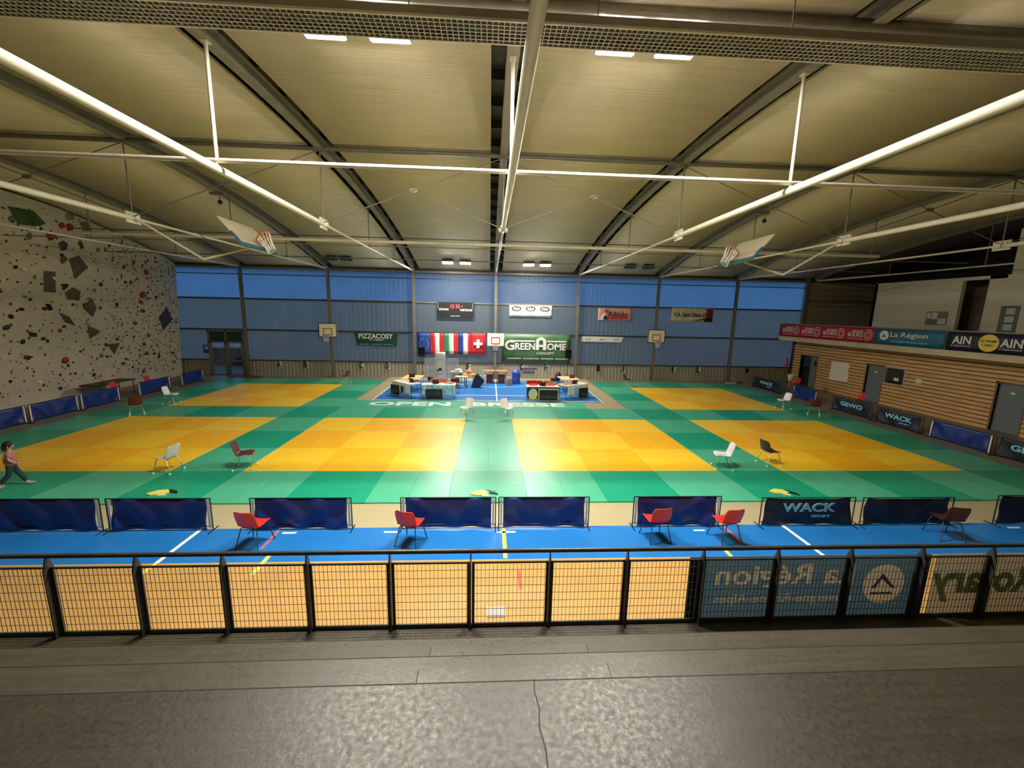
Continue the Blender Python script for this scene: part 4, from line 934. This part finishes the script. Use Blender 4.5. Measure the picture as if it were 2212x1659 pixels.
def inlay(cloth, letters):      # the print is part of the sheet: cut its outline out of the cloth so light passes once through either
    for l in letters:
        md = cloth.modifiers.new('cut', 'BOOLEAN'); md.operation = 'DIFFERENCE'; md.object = l; md.solver = 'EXACT'; md.use_self = True
    bpy.context.view_layer.update()
    dg = bpy.context.evaluated_depsgraph_get(); me = bpy.data.meshes.new_from_object(cloth.evaluated_get(dg)); cloth.modifiers.clear()
    if len(me.polygons) > 6:
        cloth.data = me
        for l in letters:
            for v in l.data.vertices: v.co.z *= .2
t = thing('railing_banner', 'blue banner tied outside the railing, its white lettering seen reversed', 'banner', (4.25, -6.80, 1.14))
cl = MB().box((-1.63, -.002, -.52), (1.64, .002, .43)).build('cloth', 'back_teal', t)
for x in (-1.62, 1.55): MB().box((x-.02, -.016, -.52), (x+.11, -.004, .43)).build('hem', 'edge_blue', cl)
ls = [lettering('La Région', (-.32, 0, .12), 1.9, .38, 'print_dull', t, 'N', .02, bold=.02), lettering('Auvergne-Rhône-Alpes', (-.30, 0, -.20), 1.92, .17, 'print_dull', t, 'N', .02)]
lg = text_mesh('o', .1, .1).build('round_logo', 'print_dull', t); mb = MB(); disc(mb, (0, 0, 0), .29, 'U', .02, n=36); lg.data = mb.mesh('round_logo', 'print_dull'); lg.matrix_local = Matrix.Translation((1.07, 0, 0)) @ DIR['N']; ls.append(lg)
inlay(cl, ls)
mb = MB(); mb.poly([(.90, -.010, -.06), (1.03, -.010, .16), (1.24, -.010, -.06), (1.19, -.010, -.06), (1.03, -.010, .08), (.95, -.010, -.06)], (0, .004, 0)); mb.box((.90, -.010, -.15), (1.2, -.006, -.12)); mb.build('mountain_logo', 'back_teal', cl)
t = thing('railing_banner', 'white banner tied outside the railing at the right, green lettering seen reversed', 'banner', (7.75, -6.80, 1.14))
cl = MB().box((-1.75, -.002, -.52), (1.75, .002, .43)).build('cloth', 'back_white', t)
lettering('Rotary', (-1.0, 0, .0), 1.5, .56, 'print_green', t, 'N', .012, bold=.03)

# ================================================================== SMALL YELLOW BOARDS ON THE MATS
def toy(x, y, rz, label):
    t = thing('yellow_paddle_board', label, 'paddle board', (x, y, 0), rz, 'yellow and black flat boards lying on the mats')
    mb = MB(); mb.poly([(-.26, -.06, .003), (-.12, -.15, .003), (.14, -.12, .003), (.24, .0, .003), (.12, .14, .003), (-.10, .13, .003)], (0, 0, .02)); mb.build('yellow_face', 'disc_yellow' if False else 'line_yellow', t)
    mb = MB(); mb.poly([(.24, -.02, .004), (.46, -.10, .004), (.40, .02, .004), (.24, .12, .004), (.14, .145, .004)], (0, 0, .02)); mb.build('black_tip', 'print_black', t)
    mb = MB(); mb.box((.05, -.19, .002), (.22, -.13, .02)); mb.build('white_tag', 'print_white', t)
toy(-8.2, -1.42, .1, 'yellow and black flat board on the green mats, left one'); toy(-.2, -1.5, 0, 'yellow and black flat board on the green mats, centre one'); toy(7.85, -1.48, -.35, 'yellow and black flat board on the green mats, right one')

# ================================================================== SCORING TABLES AND GEAR AT THE BACK
def table(name, label, x, y, rz, L=1.8, D=.75, H=.74, cloth=None, top='table_wood', legs='steel_dark', group='scoring tables'):
    t = thing(name, label, 'table', (x, y, FZ), rz, group)
    MB().bevel_box((-L/2, -D/2, H-.03), (L/2, D/2, H), .006).build('tabletop', top, t)
    for sx in (-1, 1):
        for sy in (-1, 1): MB().tube([(sx*(L/2-.08), sy*(D/2-.07), H-.03), (sx*(L/2-.08), sy*(D/2-.07), 0)], .016, 6).build('leg', legs, t)
    return t
def drape(label, x, y, rz, L, D, H, m):
    t = thing('table_drape', label, 'table drape', (x, y, FZ), rz)
    n = 26
    MB().grid(n, 5, lambda u, v: (-L/2+L*u, -D/2-.018-.012*math.sin(u*26), H+.006-(H-.12)*(1-v)), thick=(0, -.005, 0)).build('front_cloth', m, t)
    MB().box((-L/2, -D/2-.02, H+.001), (L/2, -D/2+.28, H+.007)).build('top_cloth', m, t)
    return t
def tv(label, x, y, z, rz, w, h, frame='black_plastic'):
    t = thing('display_screen', label, 'screen', (x, y, z), rz, 'screens before the scoring tables')
    bz = MB().box((-w/2, -.03, 0), (w/2, .03, h)).build('bezel', frame, t); MB().box((-w/2+.05, -.034, .05), (w/2-.05, -.03, h-.05)).build('panel', 'screen', bz)
    for sx in (-1, 1): MB().box((sx*w*.3-.02, -.12, -.02), (sx*w*.3+.02, .12, 0)).build('foot', 'black_plastic', t)
    return t
def laptop(x, y, z, rz, label, col='black_plastic'):
    t = thing('laptop', label, 'laptop', (x, y, z), rz)
    MB().box((-.17, -.12, 0), (.17, .12, .018)).build('keyboard', col, t)
    MB().box((-.17, -.005, 0), (.17, .005, .22), T=Matrix.Translation((0, -.12, .018)) @ Matrix.Rotation(.3, 4, 'X')).build('lid', col, t)
TZ = FZ+.74
table('folding_table', 'scoring table with blue patterned drape, left centre of the blue court', -2.72, 10.62, 0)
d = drape('blue drape with white patterns hanging from the left centre scoring table', -2.72, 10.62, 0, 1.8, .75, .74, 'pad_blue')
M['drape_blue'] = mat('drape_blue', (.02, .25, .50), .5, var=.5, vscale=5, col2=(.55, .75, .80)); [c.data.materials.clear() or c.data.materials.append(M['drape_blue']) for c in d.children]
MB().box((-.9, -.38, .748), (.9, .05, .752)).build('white_runner', 'print_white', d)
tv('black screen standing before the left centre table', -2.93, 10.12, FZ+.02, 0, .88, .52)
table('folding_table', 'scoring table with dark drape and yellow logo, right centre of the blue court', 2.90, 10.35, 0)
d = drape('dark drape with a yellow and blue round logo on the right centre table', 2.90, 10.35, 0, 1.7, .75, .74, 'cloth_dark')
mb = MB(); disc(mb, (-.56, -.42, .36), .30, 'S', .012, sx=.8); mb.build('yellow_logo', 'disc_yellow', d); mb = MB(); disc(mb, (-.60, -.432, .45), .17, 'S', .01); mb.build('blue_logo', 'print_cyan', d)
MB().box((-.85, -.38, .748), (.85, .0, .752)).build('white_runner', 'print_white', d)
tv('silver framed screen standing before the right centre table', 3.15, 9.78, FZ+.02, 0, 1.08, .66, 'silver')
table('folding_table', 'scoring table set at an angle on the left of the blue court', -4.55, 11.2, -.78)
d = drape('white drape with dark logo on the angled left table', -4.55, 11.2, -.78, 1.7, .75, .74, 'print_white'); mb = MB(); disc(mb, (.15, -.43, .40), .2, 'S', .01, sx=.7); mb.build('dark_logo', 'banner_dark_green', d)
tv('dark screen at the left end of the angled left table', -5.22, 11.18, FZ+.04, -.62, .62, .52)
table('folding_table', 'bare wooden table behind the angled left table', -4.55, 12.9, -.1, 1.1, 1.5)
table('folding_table', 'scoring table set at an angle on the right of the blue court', 4.75, 11.15, .55)
d = drape('white drape with blue print on the angled right table', 4.75, 11.15, .55, 1.5, .75, .74, 'print_white'); mb = MB(); disc(mb, (-.15, -.43, .42), .2, 'S', .01); mb.build('blue_logo', 'print_cyan', d)
tv('dark screen at the right end of the angled right table', 5.28, 10.85, FZ+.04, .5, .62, .52)
table('folding_table', 'bare wooden table behind the angled right table', 4.85, 13.2, .1, 1.1, 1.4)
laptop(-4.6, 12.9, TZ, .3, 'open laptop on the bare left table'); laptop(5.1, 13.3, TZ, -.2, 'dark red laptop on the bare right table', 'maroon_plastic')
laptop(-4.2, 11.2, TZ, -.7, 'open laptop on the angled left table'); laptop(-2.9, 10.75, TZ+.01, 0, 'open laptop on the left centre table'); laptop(2.9, 10.45, TZ+.01, 0, 'open laptop on the right centre table'); laptop(4.75, 11.2, TZ+.01, .5, 'open laptop on the angled right table')
for x, y, m, lb in ((-2.15, 10.75, 'orange', 'orange folder on the left centre table'), (3.35, 10.5, 'red_plastic', 'red folder on the right centre table'), (2.4, 10.5, 'red_plastic', 'red box file at the left end of the right centre table'), (4.35, 10.95, 'orange', 'orange folder on the angled right table')):
    t = thing('folder', lb, 'folder', (x, y, TZ+.012), random.uniform(-.4, .4)); MB().box((-.22, -.14, 0), (.22, .14, .05)).build('cover', m, t)
# wooden school benches / chairs behind the tables
def bench(x, y, rz, label, m='red_plastic', L=.9):
    t = thing('folding_chair', label, 'seat', (x, y, FZ), rz, 'seats behind the scoring tables')
    MB().bevel_box((-L/2, -.18, .42), (L/2, .18, .46), .01).build('seat', m, t)
    MB().box((-L/2, .17, .6), (L/2, .19, .82)).build('backrest', m, t)
    for sx in (-1, 1):
        MB().tube([(sx*(L/2-.05), .18, 0), (sx*(L/2-.05), .18, .82)], .012, 6).build('leg', 'steel_dark', t); MB().tube([(sx*(L/2-.05), -.15, 0), (sx*(L/2-.05), -.15, .42)], .012, 6).build('leg', 'steel_dark', t)
bench(-2.9, 11.75, 0, 'orange seat behind the left centre table', 'orange'); bench(-1.95, 11.85, .1, 'dark red seat behind the left centre table', 'maroon_plastic', .5); bench(2.6, 11.45, 0, 'red seat behind the right centre table, left one'); bench(3.4, 11.5, 0, 'red seat behind the right centre table, right one', 'orange', .5)
bench(-3.55, 12.3, -.7, 'dark red seat behind the angled left table', 'maroon_plastic', .5); bench(3.95, 12.45, .4, 'dark red seat behind the angled right table', 'maroon_plastic', .5)
# roll-up banner
t = thing('rollup_banner', 'tall white roll-up banner with a small black logo behind the left centre table', 'banner', (-2.98, 13.4, FZ))
MB().grid(2, 8, lambda u, v: (-.31+.62*u, .01*math.sin(v*5), .08+2.12*v), thick=(0, -.006, 0)).build('sheet', 'print_white', t); MB().bevel_box((-.34, -.1, 0), (.34, .1, .08), .02).build('base', 'silver', t)
lettering('JUDO', (0, -.02, 1.72), .4, .12, 'print_grey', t.children[0]); mb = MB(); disc(mb, (0, -.02, 1.15), .09, 'S', .01); disc(mb, (-.14, -.02, 1.08), .06, 'S', .01); mb.build('logo', 'print_black', t); mb = MB(); disc(mb, (0, -.015, .98), .17, 'S', .006, hole=.14); mb.build('logo_ring', 'print_grey', t)
# loudspeakers on tripods
def speaker(x, y, lab):
    t = thing('speaker_stand', 'black tripod stand carrying the loudspeaker, '+lab, 'stand', (x, y, FZ), 0, 'tripod stands')
    MB().tube([(0, 0, .25), (0, 0, 1.68)], .018, 8).build('pole', 'black_plastic', t)
    for k in range(3):
        a = k*2*PI/3+.5; MB().tube([(0, 0, .7), (.45*math.cos(a), .45*math.sin(a), .01)], .011, 6).build('leg', 'black_plastic', t); MB().tube([(0, 0, .28), (.23*math.cos(a), .23*math.sin(a), .34)], .008, 5).build('brace', 'black_plastic', t)
    s = thing('loudspeaker', 'black loudspeaker on a tripod, '+lab, 'loudspeaker', (x, y, FZ+1.68), 0, 'black loudspeakers')
    mb = MB(); mb.poly([(-.22, -.16, 0), (.22, -.16, 0), (.16, .17, 0), (-.16, .17, 0)], (0, 0, .62)); cb = mb.build('cabinet', 'black_plastic', s)
    MB().box((-.19, -.172, .03), (.19, -.161, .59)).build('grille', 'screen', cb)
speaker(-4.42, 15.6, 'left of the flags'); speaker(5.22, 15.6, 'before the big green banner')
# clear partition panels
for k, (x, rz) in enumerate(((-3.75, .25), (-3.05, -.1), (-2.35, .15))):
    t = thing('clear_partition', 'tall clear plastic partition panel behind the roll-up banner, %s of three' % ['left', 'middle', 'right'][k], 'partition', (x, 14.7, FZ), rz, 'clear partition panels')
    MB().box((-.33, -.004, .1), (.33, .004, 1.65)).build('sheet', 'acrylic', t)
    mb = MB(); mb.box((-.36, -.015, 0), (-.33, .015, 1.68)); mb.box((.33, -.015, 0), (.36, .015, 1.68)); mb.box((-.36, -.015, 1.65), (.36, .015, 1.68)); mb.box((-.36, -.02, .07), (.36, .02, .1)); mb.build('frame', 'silver', t)
    for sx in (-1, 1): MB().box((sx*.3-.02, -.2, 0), (sx*.3+.02, .2, .02)).build('foot', 'silver', t)
# desks and clutter by the back wall
table('school_desk', 'small wooden desk behind the left centre table, left one', -1.72, 13.6, 0, .75, .5, .70, group='small desks near the back wall')
table('school_desk', 'small wooden desk beside the black bag', -1.3, 14.35, 0, .7, .45, .74, group='small desks near the back wall')
table('school_desk', 'small desk by the centre column, left one', .02, 15.35, 0, .72, .55, .84, top='orange', group='small desks near the back wall')
table('school_desk', 'small desk by the centre column, right one', .80, 15.35, 0, .72, .55, .84, top='orange', group='small desks near the back wall')
for x, w in ((.02, 'left'), (.80, 'right')):
    t = thing('storage_box', 'dark red box stored under the %s desk by the centre column' % w, 'box', (x, 15.4, FZ)); MB().bevel_box((-.22, -.16, 0), (.22, .16, .5), .02).build('body', 'maroon_plastic', t); MB().box((-.23, -.17, .50), (.23, .17, .54)).build('lid', 'hold_black', t)
t = thing('green_crate', 'green crate with white lid behind the left centre table', 'crate', (-2.15, 15.3, FZ)); MB().bevel_box((-.36, -.25, .35), (.36, .25, .68), .02).build('body', 'green_box', t); MB().box((-.38, -.27, .68), (.38, .27, .76)).build('lid', 'print_white', t)
for sx in (-1, 1): MB().tube([(sx*.3, 0, 0), (sx*.3, 0, .35)], .02, 6).build('leg', 'steel_dark', t)
t = thing('towel', 'crumpled white towel on the green crate', 'towel', (-2.05, 15.3, FZ+.765)); MB().sphere((0, 0, .095), .2, 10, 5, sc=(1.3, .8, .45)).build('cloth', 'print_white', t)
t = thing('orange_jacket', 'orange jacket lying on the desk beside the black bag', 'jacket', (-1.3, 14.35, FZ+.75)); MB().sphere((0, 0, .135), .22, 10, 6, sc=(1, .8, .6)).build('cloth', 'orange', t)
t = thing('white_box', 'white box standing behind the black bag', 'box', (-.42, 14.6, FZ)); MB().bevel_box((-.2, -.18, 0), (.2, .18, .62), .01).build('body', 'print_white', t)
t = thing('drum', 'round pale grey drum on the white box', 'drum', (-.42, 14.6, FZ+.62)); mb = MB(); disc(mb, (0, -.02, .19), .18, 'S', .18); mb.build('shell', 'print_grey', t); disc(MB(), (0, -.115, .19), .16, 'S', .01).build('skin', 'print_white', t)
t = thing('black_bag', 'large black bag slumped on the blue court before the white box', 'bag', (-.78, 13.7, FZ)); mb = MB(); mb.poly([(-.35, -.15, 0), (.18, -.15, 0), (.48, -.15, .42), (.05, -.15, .86), (-.12, -.15, .7)], (0, .32, 0)); mb.build('body', 'cloth_dark', t); MB().tube([(-.05, -.17, .75), (-.12, -.2, .5), (-.1, -.17, .3)], .012, 6).build('strap', 'black_plastic', t)
t = thing('cardboard_box', 'open cardboard box left of the blue bag', 'box', (1.28, 14.6, FZ)); MB().box((-.17, -.15, 0), (.17, .15, .42)).build('body', 'cardboard', t); mb = MB(); mb.poly([(-.17, -.15, .42), (.17, -.15, .42), (.0, -.18, .58)], (0, .01, 0)); mb.box((-.17, .14, .42), (.17, .15, .56)); mb.build('flap', 'print_white', t)
t = thing('blue_waste_bag', 'tall shiny blue plastic bag near the centre column', 'bag', (1.75, 15.2, FZ)); MB().grid(18, 12, lambda u, v: (lambda r, a: (r*math.cos(a), .8*r*math.sin(a), .98*v))((.30+.03*math.sin(u*44)+.02*math.sin(v*17+u*9))*(1-.75*max(0, v-.8)/.2)*(.9+.12*math.sin(v*14+u*6)), u*2*PI)).build('bag', 'bag_blue', t)
t = thing('keyboard_stand', 'dark electric piano on a thin stand before the back wall', 'instrument', (2.68, 16.3, FZ)); MB().bevel_box((-.55, -.15, .82), (.55, .15, .92), .02).build('keyboard', 'black_plastic', t); MB().box((-.35, .05, .92), (.0, .09, 1.05)).build('music_rest', 'silver', t)
MB().box((-.4, -.05, .5), (.4, .0, .72)).build('panel', 'print_grey', t)
for sx in (-1, 1): MB().tube([(sx*.42, -.12, 0), (sx*.42, 0, .82)], .014, 6).build('leg', 'silver', t); MB().tube([(sx*.42, .14, 0), (sx*.42, 0, .82)], .014, 6).build('leg', 'silver', t)
t = thing('rucksack', 'black rucksack leaning left of the right tripod stand', 'bag', (4.72, 16.2, FZ)); MB().sphere((0, 0, .34), .34, 12, 8, sc=(.62, .5, 1.0)).build('body', 'cloth_dark', t); MB().sphere((0, -.15, .24), .18, 10, 6, sc=(.8, .5, 1)).build('pocket', 'black_plastic', t); MB().tube([(0, .0, .66), (.05, .0, .74), (.08, 0, .66)], .01, 6).build('handle', 'black_plastic', t)
# items in the right back corner
t = thing('waste_bin', 'pale open bin beside the red chair in the right back corner', 'bin', (20.9, 15.6, FZ)); MB().grid(14, 2, lambda u, v: ((.17+.05*v)*math.cos(u*2*PI), (.17+.05*v)*math.sin(u*2*PI), .35+.45*v), thick=.008).build('bucket', 'board_face', t); MB().tube([(0, 0, 0), (0, 0, .36)], .1, 10).build('stand', 'cardboard', t)
t = thing('fire_extinguisher', 'red fire extinguisher hanging at the right back corner', 'fire extinguisher', (21.6, 17.12, 1.15)); MB().tube([(0, 0, 0), (0, 0, .42), (0, 0, .50)], [.085, .085, .03], 12).build('cylinder', 'red_plastic', t); MB().box((-.03, -.03, .5), (.03, .06, .56)).build('valve', 'black_plastic', t)
t = thing('cable_reel', 'small white strip and dark coil on the floor before the right back barrier', 'cable', (17.0+.7, 16.3, FZ)); MB().box((-1.0, -.05, 0), (-.3, .05, .05)).build('plug_strip', 'print_white', t); MB().tube([(.12*math.cos(k*.5), .12*math.sin(k*.5), .02+.004*k) for k in range(24)], .02, 6).build('coil', 'hold_dark', t)
t = thing('door_mat', 'dark red mat on the floor before the exit door', 'mat', (-16.3, 16.55, FZ)); MB().bevel_box((-1.0, -.25, 0), (1.0, .25, .06), .02).build('pile', 'banner_maroon', t)
t = thing('storage_table', 'low dark table behind the gap in the left barriers', 'table', (-19.75, 10.6, FZ)); MB().bevel_box((-.45, -1.1, .60), (.45, 1.1, .66), .01).build('tabletop', 'steel_near_black', t)
for sx in (-1, 1):
    for sy in (-1, 1): MB().tube([(sx*.38, sy*1.0, 0), (sx*.38, sy*1.0, .6)], .02, 6).build('leg', 'steel_dark', t)

# ================================================================== WALKING CHILD
def skin_body(name, joints, edges, m, parent, sub=2):
    me = bpy.data.meshes.new(name); me.from_pydata([j[0] for j in joints], edges, [])
    ob = bpy.data.objects.new(name, me); COL.objects.link(ob)
    sk = ob.modifiers.new('s', 'SKIN'); sk.use_smooth_shade = True
    for i, j in enumerate(joints):
        r = j[1]; d = me.skin_vertices[0].data[i]; d.radius = r if isinstance(r, tuple) else (r, r); d.use_root = (i == 0)
    ss = ob.modifiers.new('u', 'SUBSURF'); ss.levels = sub; ss.render_levels = sub
    dg = bpy.context.evaluated_depsgraph_get(); m2 = bpy.data.meshes.new_from_object(ob.evaluated_get(dg)); bpy.data.objects.remove(ob)
    m2.materials.clear(); m2.materials.append(M[m]); [setattr(p, 'use_smooth', True) for p in m2.polygons]
    o = bpy.data.objects.new(name, m2); COL.objects.link(o); o.parent = parent; return o
pr = thing('person', 'child in pink shirt and dark trousers walking at the left picture edge', 'person', (-11.98, -1.05, 0), -.95)
# faces local +Y, mid-stride, weight on the right leg
J = [((0, 0, .62), .085), ((0, .0, .74), .08), ((0, .01, .88), .09), ((0, .015, .95), .042), ((0, .025, 1.03), .055), ((0, .03, 1.13), .062),
     ((-.065, 0, .58), .06), ((-.07, .10, .33), .048), ((-.07, .20, .075), .032), ((-.075, .29, .035), .026),
     ((.065, 0, .58), .06), ((.07, -.05, .33), .048), ((.07, -.24, .13), .032), ((.075, -.20, .05), .026),
     ((-.12, .01, .91), .036), ((-.17, -.08, .76), .028), ((-.15, -.02, .60), .021), ((-.15, .01, .56), .018),
     ((.12, .01, .91), .036), ((.18, .02, .76), .028), ((.16, .13, .66), .021), ((.155, .165, .655), .018)]
E = [(0, 1), (1, 2), (2, 3), (3, 4), (4, 5), (0, 6), (6, 7), (7, 8), (8, 9), (0, 10), (10, 11), (11, 12), (12, 13), (2, 14), (14, 15), (15, 16), (16, 17), (2, 18), (18, 19), (19, 20), (20, 21)]
for base, s, d in ((17, -1, Vector((0, .02, -1)).normalized()), (21, 1, Vector((0, 1, -.1)).normalized())):
    p = Vector(J[base][0]); side = Vector((0, 1, 0)) if s < 0 else Vector((0, 0, 1))
    for k, (o_, l) in enumerate(((-.014, .045), (-.005, .052), (.005, .050), (.014, .04))):
        a = p+side*o_; J.append((tuple(a+d*.012), .006)); E.append((base, len(J)-1)); J.append((tuple(a+d*l*.6), .006)); E.append((len(J)-2, len(J)-1)); J.append((tuple(a+d*l+Vector((-s*.008, 0, 0))), .005)); E.append((len(J)-2, len(J)-1))
    J.append((tuple(p+side*.024+d*.0+Vector((-s*.01, 0, 0))), .007)); E.append((base, len(J)-1)); J.append((tuple(p+side*.03+d*.028+Vector((-s*.014, 0, 0))), .006)); E.append((len(J)-2, len(J)-1))
body = skin_body('body', J, E, 'skin', pr)
skin_body('shirt', [((0, 0, .57), .125), ((0, 0, .72), .125), ((0, .01, .86), .118), ((0, .012, .93), .06), ((-.12, .01, .90), .052), ((-.165, -.06, .79), .042), ((.12, .01, .90), .052), ((.165, .055, .79), .042)], [(0, 1), (1, 2), (2, 3), (2, 4), (4, 5), (2, 6), (6, 7)], 'shirt_pink', pr)
skin_body('trousers', [((0, 0, .67), .098), ((-.065, 0, .56), .078), ((-.07, .10, .33), .06), ((-.07, .195, .095), .05), ((.065, 0, .55), .075), ((.07, -.05, .33), .06), ((.07, -.225, .15), .05)], [(0, 1), (1, 2), (2, 3), (0, 4), (4, 5), (5, 6)], 'jeans', pr)
MB().sphere((-.075, .26, .032), .05, 12, 8, sc=(.75, 1.9, .62)).build('shoe', 'shoe', pr); MB().sphere((.075, -.21, .06), .05, 12, 8, sc=(.75, 1.7, .7), T=Matrix.Translation((0, -.21, .06)) @ Matrix.Rotation(.6, 4, 'X') @ Matrix.Translation((0, .21, -.06))).build('shoe', 'shoe', pr)
mb = MB(); mb.sphere((0, .012, 1.115), .092, 16, 10, sc=(.95, 1.0, .98)); mb.sphere((0, -.055, 1.04), .07, 12, 8, sc=(1, .7, 1.2)); mb.build('hair', 'hair', pr)
mb = MB(); mb.sphere((0, .062, 1.075), .062, 16, 10, sc=(.9, .75, 1.1)); mb.sphere((0, .112, 1.07), .011, 8, 6, sc=(.8, 1, 1.2)); mb.sphere((-.082, .02, 1.075), .014, 8, 6, sc=(.5, 1, 1.4)); mb.sphere((.082, .02, 1.075), .014, 8, 6, sc=(.5, 1, 1.4)); mb.build('face', 'skin', pr)
mb = MB(); mb.sphere((-.022, .106, 1.088), .006, 8, 6); mb.sphere((.022, .106, 1.088), .006, 8, 6); mb.build('eyes', 'print_black', pr); MB().sphere((0, .104, 1.045), .012, 8, 5, sc=(1.3, .5, .4)).build('mouth', 'hold_red', pr)
